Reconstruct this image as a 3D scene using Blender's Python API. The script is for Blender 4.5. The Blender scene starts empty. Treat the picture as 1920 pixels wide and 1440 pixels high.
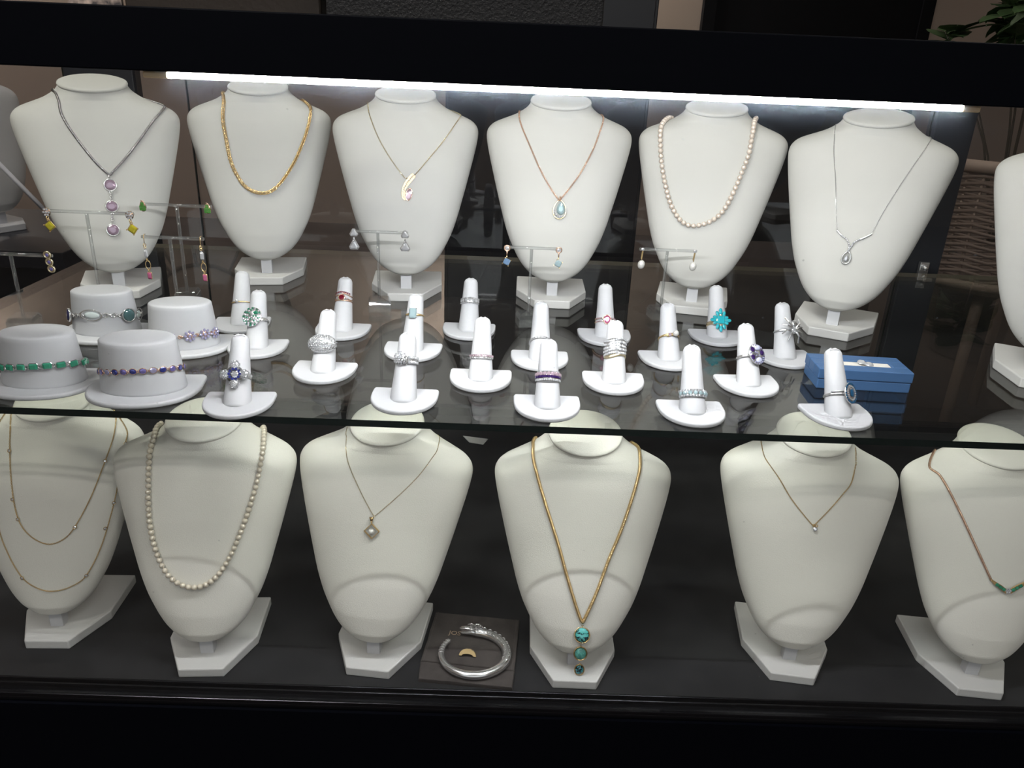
import bpy, math, random
from mathutils import Vector, Matrix
from mathutils.bvhtree import BVHTree
R = math.radians
PI = math.pi
sc = bpy.context.scene
C = sc.collection
# ------------------------------------------------------------------ camera (all lengths below are millimetres)
F_PX, PITCH, ROLL, YAW, CAMZ = 1454.8, 0.39315, 0.0426, 0.0156, 1000.0
cF = Vector((math.sin(YAW)*math.cos(PITCH), math.cos(YAW)*math.cos(PITCH), -math.sin(PITCH)))
cR0 = Vector((math.cos(YAW), -math.sin(YAW), 0)); cU0 = cR0.cross(cF)
cR = cR0*math.cos(ROLL) + cU0*math.sin(ROLL); cU = -cR0*math.sin(ROLL) + cU0*math.cos(ROLL)
cam_d = bpy.data.cameras.new('camera'); cam = bpy.data.objects.new('camera', cam_d); C.objects.link(cam)
cam_d.sensor_width = 36; cam_d.lens = 36*F_PX/1920; cam_d.clip_start = 0.01; cam_d.clip_end = 50
cm = Matrix((cR, cU, -cF)).transposed().to_4x4(); cm.translation = Vector((0, 0, CAMZ/1000)); cam.matrix_world = cm
sc.camera = cam
EYE = Vector((0, 0, CAMZ))
def ray(px, py): return (cF + cR*((px-960)/F_PX) - cU*((py-720)/F_PX))
def onZ(px, py, z):
    d = ray(px, py); return EYE + d*((z-CAMZ)/d.z)
def onY(px, py, y):
    d = ray(px, py); return EYE + d*(y/d.y)
# ------------------------------------------------------------------ world and exposure
w = bpy.data.worlds.new('world'); sc.world = w; w.use_nodes = True
w.node_tree.nodes['Background'].inputs[0].default_value = (0.9, 0.95, 1.0, 1)
w.node_tree.nodes['Background'].inputs[1].default_value = 0.02
sc.view_settings.view_transform = 'Standard'; sc.view_settings.look = 'None'
sc.view_settings.gamma = 1; sc.view_settings.use_curve_mapping = False
sc.view_settings.exposure = 0.0
cy = sc.cycles
cy.max_bounces = 10; cy.transparent_max_bounces = 20; cy.transmission_bounces = 8; cy.glossy_bounces = 5; cy.diffuse_bounces = 3; cy.use_adaptive_sampling = True; cy.adaptive_threshold = 0.02
cy.caustics_reflective = False; cy.caustics_refractive = False; cy.sample_clamp_indirect = 4.0
cy.use_denoising = True
STRIP_E = 325.0      # strength of the light strip under the header
CEIL_E = 290.0       # strength of the ceiling light cells at the back of the room
CASE_E = 62.0        # dimmed ceiling lights over and before the case
SHELF = CAMZ - 268.9  # top of the glass shelf
DECK = CAMZ - 540.0   # lower deck
# ------------------------------------------------------------------ materials
def mat(name, col=(0.8, 0.8, 0.8), rough=0.5, metal=0.0, **kw):
    m = bpy.data.materials.new(name); m.use_nodes = True
    nt = m.node_tree; b = nt.nodes['Principled BSDF']
    b.inputs['Base Color'].default_value = (*col, 1); b.inputs['Roughness'].default_value = rough; b.inputs['Metallic'].default_value = metal
    for k, v in kw.items():
        k = k.replace('_', ' ')
        b.inputs[k].default_value = v
    return m
def node(m, t, **kw):
    n = m.node_tree.nodes.new(t)
    for k, v in kw.items():
        if k in n.inputs: n.inputs[k].default_value = v
        else: setattr(n, k, v)
    return n
def bump(m, scale, strength, dist=0.001, detail=4, kind='ShaderNodeTexNoise'):
    nt = m.node_tree; b = nt.nodes['Principled BSDF']
    tc = node(m, 'ShaderNodeTexCoord'); n = node(m, kind); n.inputs['Scale'].default_value = scale
    if 'Detail' in n.inputs: n.inputs['Detail'].default_value = detail
    bp = node(m, 'ShaderNodeBump'); bp.inputs['Strength'].default_value = strength; bp.inputs['Distance'].default_value = dist
    nt.links.new(tc.outputs['Object'], n.inputs['Vector']); nt.links.new(n.outputs[0], bp.inputs['Height']); nt.links.new(bp.outputs[0], b.inputs['Normal'])
    return m
def vary(m, c1, c2, scale, detail=4, lo=0.35, hi=0.65):
    nt = m.node_tree; b = nt.nodes['Principled BSDF']
    tc = node(m, 'ShaderNodeTexCoord'); n = node(m, 'ShaderNodeTexNoise'); n.inputs['Scale'].default_value = scale; n.inputs['Detail'].default_value = detail
    r = node(m, 'ShaderNodeValToRGB'); r.color_ramp.elements[0].position = lo; r.color_ramp.elements[1].position = hi
    r.color_ramp.elements[0].color = (*c1, 1); r.color_ramp.elements[1].color = (*c2, 1)
    nt.links.new(tc.outputs['Object'], n.inputs['Vector']); nt.links.new(n.outputs[0], r.inputs[0]); nt.links.new(r.outputs[0], b.inputs['Base Color'])
    return m
LEATHERETTE = bump(vary(mat('ivory_leatherette', rough=0.72, Specular_IOR_Level=0.3), (0.555, 0.55, 0.525), (0.60, 0.595, 0.57), 9), 900, 0.06, 0.0003)
VELVET = bump(mat('ivory_microfibre', (0.86, 0.845, 0.78), 0.9, Sheen_Weight=0.15), 1100, 0.5, 0.0006, 6)
BASEM = bump(mat('white_suede', (0.64, 0.635, 0.625), 0.85), 700, 0.3, 0.0004)
PLASTIC = bump(mat('white_matte_plastic', (0.57, 0.575, 0.60), 0.55, Specular_IOR_Level=0.35), 500, 0.01, 0.0002)
SILVER = mat('polished_silver', (0.90, 0.90, 0.91), 0.24, 0.92)
DARKSILVER = mat('oxidised_silver', (0.42, 0.40, 0.42), 0.25, 1.0)
GOLD = mat('yellow_gold', (0.90, 0.66, 0.34), 0.27, 0.9)
PALEGOLD = mat('pale_gold', (0.88, 0.76, 0.52), 0.27, 0.9)
ROSE = mat('rose_gold', (0.86, 0.58, 0.44), 0.27, 0.9)
def gemmat(name, col, metal=0.55, rough=0.06): return mat(name, col, rough, metal, Coat_Weight=0.6, Coat_Roughness=0.03, Specular_IOR_Level=0.9)
DIAMOND = gemmat('diamond', (0.80, 0.81, 0.85), 0.6, 0.1)
SAPPHIRE = gemmat('sapphire', (0.035, 0.045, 0.26), 0.35)
TANZ = gemmat('tanzanite', (0.22, 0.19, 0.52), 0.45)
LAVENDER = gemmat('lavender_stone', (0.50, 0.48, 0.74), 0.5)
AMETHYST = gemmat('dark_amethyst', (0.05, 0.02, 0.13), 0.3)
MAUVE = gemmat('mauve_stone', (0.38, 0.27, 0.36), 0.3)
EMERALD = gemmat('emerald', (0.06, 0.42, 0.26), 0.35)
GREEN = gemmat('green_garnet', (0.10, 0.36, 0.07), 0.35)
TSAV = gemmat('dark_green_stone', (0.015, 0.20, 0.11), 0.2, 0.2)
YELLOWG = gemmat('yellow_stone', (0.60, 0.52, 0.04), 0.35)
PINKG = gemmat('pink_stone', (0.66, 0.16, 0.32), 0.4)
PALEPINK = gemmat('pale_pink_stone', (0.80, 0.60, 0.70), 0.6)
RUBY = gemmat('garnet', (0.22, 0.01, 0.03), 0.35)
AQUA = gemmat('aqua_stone', (0.60, 0.80, 0.86), 0.5)
BLUEG = gemmat('sky_blue_stone', (0.28, 0.46, 0.74), 0.5)
LONDON = gemmat('london_blue_stone', (0.02, 0.15, 0.34), 0.4)
MOON = mat('chalcedony', (0.50, 0.52, 0.72), 0.15, 0, Coat_Weight=0.8)
NAVYCAB = mat('navy_cabochon', (0.015, 0.02, 0.10), 0.1, 0, Coat_Weight=0.8)
TEALCAB = mat('teal_cabochon', (0.07, 0.15, 0.16), 0.12, 0, Coat_Weight=0.8)
TURQ = mat('turquoise', (0.02, 0.42, 0.50), 0.22, 0, Coat_Weight=0.5)
def veined(name, base, vein, scale, width):
    m = mat(name, base, 0.2, 0, Coat_Weight=0.6); nt = m.node_tree; b = nt.nodes['Principled BSDF']
    tc = node(m, 'ShaderNodeTexCoord'); n = node(m, 'ShaderNodeTexNoise'); n.inputs['Scale'].default_value = scale; n.inputs['Detail'].default_value = 3
    s = node(m, 'ShaderNodeMath', operation='SUBTRACT'); s.inputs[1].default_value = 0.5
    a = node(m, 'ShaderNodeMath', operation='ABSOLUTE')
    r = node(m, 'ShaderNodeValToRGB'); r.color_ramp.elements[0].position = width*0.5; r.color_ramp.elements[1].position = width
    r.color_ramp.elements[0].color = (*vein, 1); r.color_ramp.elements[1].color = (*base, 1)
    L = nt.links.new; L(tc.outputs['Object'], n.inputs['Vector']); L(n.outputs[0], s.inputs[0]); L(s.outputs[0], a.inputs[0]); L(a.outputs[0], r.inputs[0]); L(r.outputs[0], b.inputs['Base Color'])
    return m
TURQ_V = veined('veined_turquoise', (0.10, 0.52, 0.50), (0.01, 0.03, 0.04), 130, 0.03)
TURQ_G = veined('mottled_turquoise', (0.12, 0.42, 0.36), (0.07, 0.28, 0.25), 260, 0.08)
TURQ_D = veined('dark_turquoise', (0.05, 0.30, 0.34), (0.005, 0.02, 0.03), 380, 0.09)
PEARL = mat('cream_pearl', (0.82, 0.75, 0.62), 0.3, 0.25, Coat_Weight=1.0, Coat_Roughness=0.16, Specular_IOR_Level=0.9)
PINKPEARL = mat('blush_pearl', (0.80, 0.69, 0.60), 0.3, 0.25, Coat_Weight=1.0, Coat_Roughness=0.16, Specular_IOR_Level=0.9)
WHITEPEARL = mat('white_pearl', (0.76, 0.75, 0.72), 0.3, 0.2, Coat_Weight=1.0, Coat_Roughness=0.14)
def pane(name, tint, ior, dust_haze=0.0, dust_haze_col=(0.8, 0.85, 0.9), speck=False):
    """glass sheet: light passes straight through, Fresnel reflection, optional dust"""
    m = bpy.data.materials.new(name); m.use_nodes = True; nt = m.node_tree; nt.nodes.clear(); L = nt.links.new
    out = nt.nodes.new('ShaderNodeOutputMaterial'); tr = nt.nodes.new('ShaderNodeBsdfTransparent'); gl = nt.nodes.new('ShaderNodeBsdfGlossy')
    tr.inputs[0].default_value = (*tint, 1); gl.inputs['Roughness'].default_value = 0.0; gl.inputs[0].default_value = (1, 1, 1, 1)
    fr = nt.nodes.new('ShaderNodeFresnel'); ge = nt.nodes.new('ShaderNodeNewGeometry'); ir = nt.nodes.new('ShaderNodeMapRange')
    ir.inputs[3].default_value = ior; ir.inputs[4].default_value = 1/ior; L(ge.outputs['Backfacing'], ir.inputs[0]); L(ir.outputs[0], fr.inputs[0])
    mx = nt.nodes.new('ShaderNodeMixShader'); L(fr.outputs[0], mx.inputs[0]); L(tr.outputs[0], mx.inputs[1]); L(gl.outputs[0], mx.inputs[2])
    last = mx
    if dust_haze > 0:
        df = nt.nodes.new('ShaderNodeBsdfDiffuse'); df.inputs[0].default_value = (*dust_haze_col, 1)
        tl = nt.nodes.new('ShaderNodeBsdfTranslucent'); tl.inputs[0].default_value = (*dust_haze_col, 1)
        ds = nt.nodes.new('ShaderNodeMixShader'); ds.inputs[0].default_value = 0.5; L(df.outputs[0], ds.inputs[1]); L(tl.outputs[0], ds.inputs[2])
        tc = nt.nodes.new('ShaderNodeTexCoord'); mp = nt.nodes.new('ShaderNodeMapping'); mp.inputs['Scale'].default_value = (5, 5, 22)
        n = nt.nodes.new('ShaderNodeTexNoise'); n.inputs['Scale'].default_value = 2.2; n.inputs['Detail'].default_value = 8
        L(tc.outputs['Object'], mp.inputs[0]); L(mp.outputs[0], n.inputs['Vector'])
        mr = nt.nodes.new('ShaderNodeMapRange'); mr.inputs[1].default_value = 0.35; mr.inputs[2].default_value = 0.75; mr.inputs[3].default_value = dust_haze*0.35; mr.inputs[4].default_value = dust_haze*1.6
        L(n.outputs[0], mr.inputs[0]); fac = mr.outputs[0]
        if speck:
            v = nt.nodes.new('ShaderNodeTexVoronoi'); v.inputs['Scale'].default_value = 55; L(tc.outputs['Object'], v.inputs['Vector'])
            lt = nt.nodes.new('ShaderNodeMath'); lt.operation = 'LESS_THAN'; lt.inputs[1].default_value = 0.045; L(v.outputs['Distance'], lt.inputs[0])
            n2 = nt.nodes.new('ShaderNodeTexNoise'); n2.inputs['Scale'].default_value = 9; L(tc.outputs['Object'], n2.inputs['Vector'])
            g2 = nt.nodes.new('ShaderNodeMath'); g2.operation = 'GREATER_THAN'; g2.inputs[1].default_value = 0.56; L(n2.outputs[0], g2.inputs[0])
            mu = nt.nodes.new('ShaderNodeMath'); mu.operation = 'MULTIPLY'; L(lt.outputs[0], mu.inputs[0]); L(g2.outputs[0], mu.inputs[1])
            m3 = nt.nodes.new('ShaderNodeMath'); m3.operation = 'MULTIPLY'; m3.inputs[1].default_value = 0.10; L(mu.outputs[0], m3.inputs[0])
            ad = nt.nodes.new('ShaderNodeMath'); ad.operation = 'ADD'; L(fac, ad.inputs[0]); L(m3.outputs[0], ad.inputs[1]); fac = ad.outputs[0]
        m2 = nt.nodes.new('ShaderNodeMixShader'); L(fac, m2.inputs[0]); L(mx.outputs[0], m2.inputs[1]); L(ds.outputs[0], m2.inputs[2]); last = m2
    L(last.outputs[0], out.inputs[0]); return m
ACRYL = pane('clear_acrylic', (0.94, 0.95, 0.95), 1.6, 0.06)  # last value mixes in a pale haze just to brighten the acrylic
def half_refract(m):
    nt = m.node_tree; L = nt.links.new; out = [n for n in nt.nodes if n.type == 'OUTPUT_MATERIAL'][0]; src = out.inputs[0].links[0].from_socket
    g = nt.nodes.new('ShaderNodeBsdfGlass'); g.inputs['IOR'].default_value = 1.49; g.inputs['Roughness'].default_value = 0.02
    x = nt.nodes.new('ShaderNodeMixShader'); x.inputs[0].default_value = 0.22; L(src, x.inputs[1]); L(g.outputs[0], x.inputs[2]); L(x.outputs[0], out.inputs[0])
half_refract(ACRYL)
SHELFGLASS = pane('shelf_glass', (0.95, 0.96, 0.935), 1.6, 0.004)
FRONTGLASS = pane('front_glass', (0.985, 0.99, 0.985), 1.25, 0.004, (0.62, 0.72, 0.88), True)
BACKGLASS = pane('back_glass', (0.80, 0.80, 0.82), 1.5, 0.003)
EDGE = mat('dark_glass_edge', (0.004, 0.009, 0.008), 0.15)
BLACK = bump(mat('black_laminate', (0.0008, 0.0012, 0.003), 0.6, Specular_IOR_Level=0.06), 900, 0.08, 0.0003)
DECKM = bump(vary(mat('charcoal_deck_liner', rough=0.75, Specular_IOR_Level=0.3), (0.015, 0.015, 0.0165), (0.022, 0.022, 0.024), 30), 900, 0.15, 0.0003)
TRACK = mat('black_anodised_track', (0.02, 0.02, 0.024), 0.2, 0.8)
POSTM = bump(mat('navy_black_post', (0.012, 0.014, 0.02), 0.4), 60, 0.2)
WALLM = bump(mat('taupe_wall_paint', (0.44, 0.355, 0.29), 0.9), 60, 0.05)
FLOORM = bump(vary(mat('dark_brown_floor', rough=0.55), (0.035, 0.026, 0.022), (0.055, 0.042, 0.035), 3), 20, 0.05)
CEILM = mat('ceiling_white', (0.55, 0.53, 0.5), 0.9)
DOORM = mat('black_door_paint', (0.003, 0.003, 0.004), 0.6, Specular_IOR_Level=0.15)
def emis(name, col, s):
    m = bpy.data.materials.new(name); m.use_nodes = True; nt = m.node_tree; nt.nodes.clear()
    o = nt.nodes.new('ShaderNodeOutputMaterial'); e = nt.nodes.new('ShaderNodeEmission'); e.inputs[0].default_value = (*col, 1); e.inputs[1].default_value = s
    nt.links.new(e.outputs[0], o.inputs[0]); return m
STRIPM = emis('cool_white_led', (0.97, 0.985, 1.0), STRIP_E)
CEILLM = emis('ceiling_cell_light', (1.0, 0.95, 0.88), CEIL_E)
CEILDM = emis('dimmed_cell_light', (1.0, 0.96, 0.91), CASE_E)
# ------------------------------------------------------------------ mesh tools (millimetres in, metres out)
def TR(x=0, y=0, z=0): return Matrix.Translation((x, y, z))
def RX(a): return Matrix.Rotation(R(a), 4, 'X')
def RY(a): return Matrix.Rotation(R(a), 4, 'Y')
def RZ(a): return Matrix.Rotation(R(a), 4, 'Z')
def SC(x, y, z): return Matrix.Diagonal((x, y, z, 1))
I4 = Matrix.Identity(4)
class M:
    def __init__(s): s.v = []; s.f = []; s.mi = []; s.cur = 0
    def add(s, vs, fs, T=I4):
        o = len(s.v); s.v += [T @ Vector(v) for v in vs]; s.f += [[o+i for i in f] for f in fs]; s.mi += [s.cur]*len(fs); return s
    def box(s, T, sx, sy, sz):
        a, b, c = sx/2, sy/2, sz/2
        vs = [(x, y, z) for z in (-c, c) for y in (-b, b) for x in (-a, a)]
        return s.add(vs, [(0, 2, 3, 1), (4, 5, 7, 6), (0, 1, 5, 4), (2, 6, 7, 3), (0, 4, 6, 2), (1, 3, 7, 5)], T)
    def bx(s, x0, x1, y0, y1, z0, z1, T=I4): return s.box(T @ TR((x0+x1)/2, (y0+y1)/2, (z0+z1)/2), x1-x0, y1-y0, z1-z0)
    def loft(s, rings, T=I4, cap=True, closed=True):
        n = len(rings[0]); vs = [p for r in rings for p in r]; fs = []
        for k in range(len(rings)-1):
            for i in range(n if closed else n-1):
                j = (i+1) % n; fs.append((k*n+i, k*n+j, (k+1)*n+j, (k+1)*n+i))
        if cap:
            fs.append(tuple(range(n))[::-1]); fs.append(tuple((len(rings)-1)*n+i for i in range(n)))
        return s.add(vs, fs, T)
    def lathe(s, prof, T=I4, n=24, sx=1, sy=1, cap=True):
        return s.loft([[(r*sx*math.cos(2*PI*i/n), r*sy*math.sin(2*PI*i/n), z) for i in range(n)] for r, z in prof], T, cap)
    def sphere(s, T, r=1, n=12, m=8):
        prof = [(max(1e-4, r*math.sin(PI*k/m)), -r*math.cos(PI*k/m)) for k in range(m+1)]
        return s.lathe(prof, T, n)
    def torus(s, T, Rr, r, n=16, m=6, sx=1, sy=1, a0=0, a1=360):
        full = (a1-a0) >= 360; rings = []
        for k in range(n + (0 if full else 1)):
            a = R(a0 + (a1-a0)*k/n); cx, cy2 = math.cos(a), math.sin(a)
            rings.append([((Rr+r*math.cos(2*PI*j/m))*cx*sx, (Rr+r*math.cos(2*PI*j/m))*cy2*sy, r*math.sin(2*PI*j/m)) for j in range(m)])
        if full: rings.append(rings[0])
        return s.loft(rings, T, not full)
    def prism(s, poly, z0, z1, T=I4):
        return s.loft([[(x, y, z0) for x, y in poly], [(x, y, z1) for x, y in poly]], T)
    def tube(s, pts, r, m=6, T=I4):
        pts = [Vector(p) for p in pts]; rings = []; n0 = None; k = len(pts)
        for i, p in enumerate(pts):
            t = (pts[min(i+1, k-1)]-pts[max(i-1, 0)]); t = t.normalized() if t.length > 1e-9 else Vector((0, 0, 1))
            if n0 is None: n0 = t.orthogonal().normalized()
            n0 = (n0 - t*n0.dot(t)); n0 = n0.normalized() if n0.length > 1e-6 else t.orthogonal().normalized()
            b = t.cross(n0); rr = r[i] if isinstance(r, (list, tuple)) else r
            rings.append([tuple(p + n0*(rr*math.cos(2*PI*j/m)) + b*(rr*math.sin(2*PI*j/m))) for j in range(m)])
        return s.loft(rings, T)
    def gem(s, T, r=1, n=8, sx=1, sy=1, h=0.55):
        """faceted stone, table towards +z, girdle at z=0"""
        def rg(q, z, o=0): return [(r*q*sx*math.cos(2*PI*(i+o)/n), r*q*sy*math.sin(2*PI*(i+o)/n), r*z) for i in range(n)]
        g = rg(1, 0); c = rg(0.78, h*0.45, 0.5); t = rg(0.5, h*0.65)
        vs = g + c + t + [(0, 0, -r*0.5)]; fs = []
        for i in range(n):
            j = (i+1) % n
            fs += [(i, j, n+i), (j, n+j, n+i), (n+i, n+j, 2*n+j), (n+i, 2*n+j, 2*n+i), (j, i, 3*n)]
        fs.append(tuple(range(2*n, 3*n)))
        return s.add(vs, fs, T)
    def rgem(s, T, a, b, h):
        """emerald or baguette cut, a x b half sizes"""
        def rr(q, z, c=0.3):
            A, B = a*q, b*q; k = min(A, B)*c
            return [(A, -B+k, z), (A, B-k, z), (A-k, B, z), (-A+k, B, z), (-A, B-k, z), (-A, -B+k, z), (-A+k, -B, z), (A-k, -B, z)]
        return s.loft([rr(0.5, -h*0.8), rr(1, 0), rr(0.82, h*0.5), rr(0.55, h*0.75)], T)
    def build(s, name, m, parent=None, smooth=True, bevel=0, seg=2, mats=None, sub=0, link=True):
        me = bpy.data.meshes.new(name); me.from_pydata([v*0.001 for v in s.v], [], s.f); me.materials.append(m)
        for q in (mats or []): me.materials.append(q)
        if mats: me.polygons.foreach_set('material_index', s.mi)
        me.update(); me.validate()
        if smooth: me.polygons.foreach_set('use_smooth', [True]*len(me.polygons))
        o = bpy.data.objects.new(name, me)
        if bevel:
            b = o.modifiers.new('bevel', 'BEVEL'); b.width = bevel*0.001; b.segments = seg; b.limit_method = 'ANGLE'; b.angle_limit = R(35); b.harden_normals = smooth
        if sub: q = o.modifiers.new('sub', 'SUBSURF'); q.levels = sub; q.render_levels = sub
        C.objects.link(o)
        if parent is not None:
            o.parent = parent
            par = parent
            off = Vector((0, 0, 0))
            while par is not None: off += Vector(par.get('_o', (0, 0, 0))); par = par.parent
            if off.length > 0: me.transform(Matrix.Translation(-off))
        return o
def tag(o, label=None, cat=None, group=None, kind=None):
    if label: o['label'] = label
    if cat: o['category'] = cat
    if group: o['group'] = group
    if kind: o['kind'] = kind
    return o
def thing(name, label, cat, loc=(0, 0, 0), group=None, rz=0, scale=1, world=True):
    """Empty at the base; world=True: parts are given in world mm and shifted to the Empty"""
    o = bpy.data.objects.new(name, None); C.objects.link(o); o.location = Vector(loc)*0.001; o.rotation_euler = (0, 0, R(rz)); o.scale = (scale,)*3
    o.empty_display_size = 0.01
    if world: o['_o'] = list(o.location)
    return tag(o, label, cat, group)
def dup(root, name=None, label=None, group=None):
    r = root.copy(); C.objects.link(r)
    if label: r['label'] = label
    if group: r['group'] = group
    for ch in list(root.children):
        c = ch.copy(); C.objects.link(c); c.parent = r
        for g in list(ch.children):
            d = g.copy(); C.objects.link(d); d.parent = c
    return r
def struct(name, m, mt, **kw):
    o = m.build(name, mt, None, **kw); o['kind'] = 'structure'; return o
def catmull(pts, step):
    pts = [Vector(p) for p in pts]; P = [pts[0]*2-pts[1]] + pts + [pts[-1]*2-pts[-2]]; out = []
    for i in range(1, len(P)-2):
        a, b, c, d = P[i-1], P[i], P[i+1], P[i+2]; n = max(2, int((c-b).length/step*2))
        for k in range(n):
            t = k/n; out.append(0.5*((2*b)+(c-a)*t+(2*a-5*b+4*c-d)*t*t+(3*b-a-3*c+d)*t*t*t))
    out.append(pts[-1]); return resample(out, step)
def resample(pts, step):
    out = [pts[0]]; acc = 0
    for a, b in zip(pts, pts[1:]):
        L = (b-a).length
        if L < 1e-9: continue
        while acc + L >= step:
            t = (step-acc)/L; a = a + (b-a)*t; out.append(a); L = (b-a).length; acc = 0
            if L < 1e-9: break
        acc += L
    return out
def frame_of(p, x, y, z): 
    m = Matrix((x, y, z)).transposed().to_4x4(); m.translation = p; return m
# ------------------------------------------------------------------ room
m = M(); m.bx(-4500, 4500, -3000, 5000, -20, 0); struct('floor', m, FLOORM, smooth=False)
m = M(); m.bx(-4500, 4500, 5000, 5060, 0, 2600); struct('wall_back', m, WALLM, smooth=False)
m = M(); m.bx(-4560, -4500, -3000, 5060, 0, 2600); struct('wall_left', m, WALLM, smooth=False)
m = M(); m.bx(4500, 4560, -3000, 5060, 0, 2600); struct('wall_right', m, WALLM, smooth=False)
m = M(); m.bx(-4560, 4560, -3060, -3000, 0, 2600); struct('wall_front', m, WALLM, smooth=False)
m = M(); m.bx(-4560, 4560, -3060, 5060, 2600, 2640); struct('ceiling', m, CEILM, smooth=False)
FILLM = emis('fill_window_glow', (0.92, 0.96, 1.0), 1.15)  # glowing pane added behind the camera as soft front fill for the busts
m = M(); m.bx(-2200, 2200, -2996, -2990, 900, 2300); wn = struct('fill_window_1', m, FILLM, smooth=False)
for x in (-2200, -1100, 0, 1100, 2200): m = M(); m.bx(x-25, x+25, -2989, -2960, 875, 2325); m.build('fill_window_frame', DOORM, wn, smooth=False)
def colX(px, py, Y): return onY(px, py, Y).x
def ceiling_light(x, y, label, nx=5, ny=2, cell=None):
    t = thing('ceiling_light', label, 'ceiling light', (x, y, 2600), 'recessed ceiling lights')
    f = M(); f.bx(x-320, x+320, y-170, y+170, 2588, 2600)
    f.build('frame', mat('light_frame', (0.5, 0.5, 0.5), 0.4), t, smooth=False)
    c0 = None
    for i in range(nx):
        for j in range(ny):
            if c0 is None: c0 = c = M().lathe([(1, -6), (42, -6), (44, 0)], I4, 12).build('lamp_cell', cell or CEILLM, None, smooth=False)
            else: c = c0.copy(); C.objects.link(c)
            c.parent = t; c.location = (0.001*(i-(nx-1)/2)*115, 0.001*(j-(ny-1)/2)*150, -0.0125)
def mirror_hit(px, py, Y=None, Z=None):
    p = onZ(px, py, SHELF); d = ray(px, py); d = Vector((d.x, d.y, -d.z))
    return p + d*(((Y-p.y)/d.y) if Y else ((Z-p.z)/d.z))
q = mirror_hit(910, 583, Z=2590); ceiling_light(min(q.x, 4000), min(q.y, 4750), 'ceiling light with round bright cells straight behind the case')
q = mirror_hit(125, 540, Z=2590); ceiling_light(max(q.x, -4000), min(q.y, 4700), 'ceiling light with round bright cells towards the left wall')
ceiling_light(-850, 250, 'ceiling light over the left end of the case', cell=emis('left_cell_light', (1.0, 0.97, 0.93), 150.0))
ceiling_light(1500, 1500, 'ceiling light over the right end of the case', cell=CEILDM)
ceiling_light(-900, -900, 'ceiling light on the customer side, towards the left', cell=CEILDM)
ceiling_light(900, -900, 'ceiling light on the customer side, towards the right', cell=CEILDM)
# dark doorway and frames on the back wall
xa, xb = colX(1316, 40, 4960), colX(1745, 40, 4960)
d = M(); d.bx(xa+70, xb-70, 4955, 4998, 0, 2200); o = struct('door_1', d, DOORM, smooth=False)
d = M(); d.bx(xa, xa+70, 4940, 4999, 0, 2270).bx(xb-70, xb, 4940, 4999, 0, 2270).bx(xa+70, xb-70, 4940, 4999, 2200, 2270); struct('trim_1', d, DOORM, smooth=False)
d = M(); d.torus(TR(xb-130, 4945, 1020) @ RX(90), 22, 6, 14, 6); d.build('door_handle', DARKSILVER, o)
# tall black cabinet behind the case
xc, xd = colX(835, 100, 3400), colX(1232, 60, 3400)
t = thing('tall_cabinet', 'tall black cabinet standing against the taupe wall behind the case', 'cabinet', ((xc+xd)/2, 3600, 0))
CABM = bump(mat('black_cabinet_lacquer', (0.008, 0.009, 0.013), 0.4), 10, 0.05)
b = M(); b.bx(xc, xd, 3420, 3800, 0, 2100); b.build('carcass', CABM, t, smooth=False, bevel=4)
for s_ in (0, 1):
    x0 = xc+15+s_*(xd-xc)/2; x1 = x0+(xd-xc)/2-30
    b = M(); b.bx(x0, x1, 3400, 3419, 60, 2060); dd = b.build('door', CABM, t, smooth=False, bevel=3)
    b = M(); b.tube([(x1-40 if s_ == 0 else x0+40, 3385, z) for z in (950, 1150)], 7, 8); b.build('handle', DARKSILVER, dd)
# skeleton wall clock (seen mirrored in the shelf)
q = mirror_hit(392, 600, Y=4985); cr = 560
t = thing('wall_clock', 'large open metal wall clock high on the taupe wall', 'clock', (q.x, 4990, q.z))
CLK = mat('clock_iron', (0.02, 0.018, 0.017), 0.5, 0.6); T0 = TR(q.x, 4970, q.z) @ RX(90)
b = M(); b.torus(T0, cr, 22, 48, 6).torus(T0, cr*0.68, 14, 48, 6); b.build('rim', CLK, t)
for k in range(12):
    b = M()
    for e in ((-1, 0, 1) if k % 2 else (-0.6, 0.6)): b.box(T0 @ RZ(k*30+e*5) @ TR(cr*0.84, 0, 0), cr*0.3, 16, 10)
    b.build('numeral', CLK, t, smooth=False)
b = M(); b.box(T0 @ RZ(62) @ TR(150, 0, 8), 330, 20, 5); b.build('hour_hand', CLK, t, smooth=False)
b = M(); b.box(T0 @ RZ(-25) @ TR(200, 0, 14), 450, 14, 5); b.build('minute_hand', CLK, t, smooth=False)
# ------------------------------------------------------------------ display case
XL, XR = -1150, 1150
GX = SHELF
case = thing('display_case', 'long black jewellery display case with glass front and top', 'display case', (0, 850, 0))
m = M(); m.bx(XL, XR, 515, 572, 986.3, 1020.5).bx(XL, XR, 508, 515, 986.2, 1021.8); m.build('front_header', BLACK, case, smooth=False, bevel=0.8)
m = M(); m.bx(XL, XR, 552, 1170, DECK-18, DECK); m.build('deck', DECKM, case, smooth=False)
m = M(); m.bx(XL, XR, 556, 1168, 60, DECK-19); m.build('cabinet', BLACK, case, smooth=False)
m = M(); m.bx(XL, XR, 600, 1150, 0, 59); m.build('plinth', BLACK, case, smooth=False)
m = M(); m.bx(XL, XR, 534, 551.6, DECK-6, DECK-1).bx(XL, XR, 534, 539, DECK-1, DECK+2.5).bx(XL, XR, 546, 548, DECK-1, DECK+3).bx(XL, XR, 551, 553, DECK-6, DECK+4.5)
m.build('glass_track', TRACK, case, smooth=False, bevel=0.5)
m = M(); m.bx(XL, XR, 531, 551, DECK-210, DECK-6.5); m.build('front_panel', BLACK, case, smooth=False)
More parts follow.
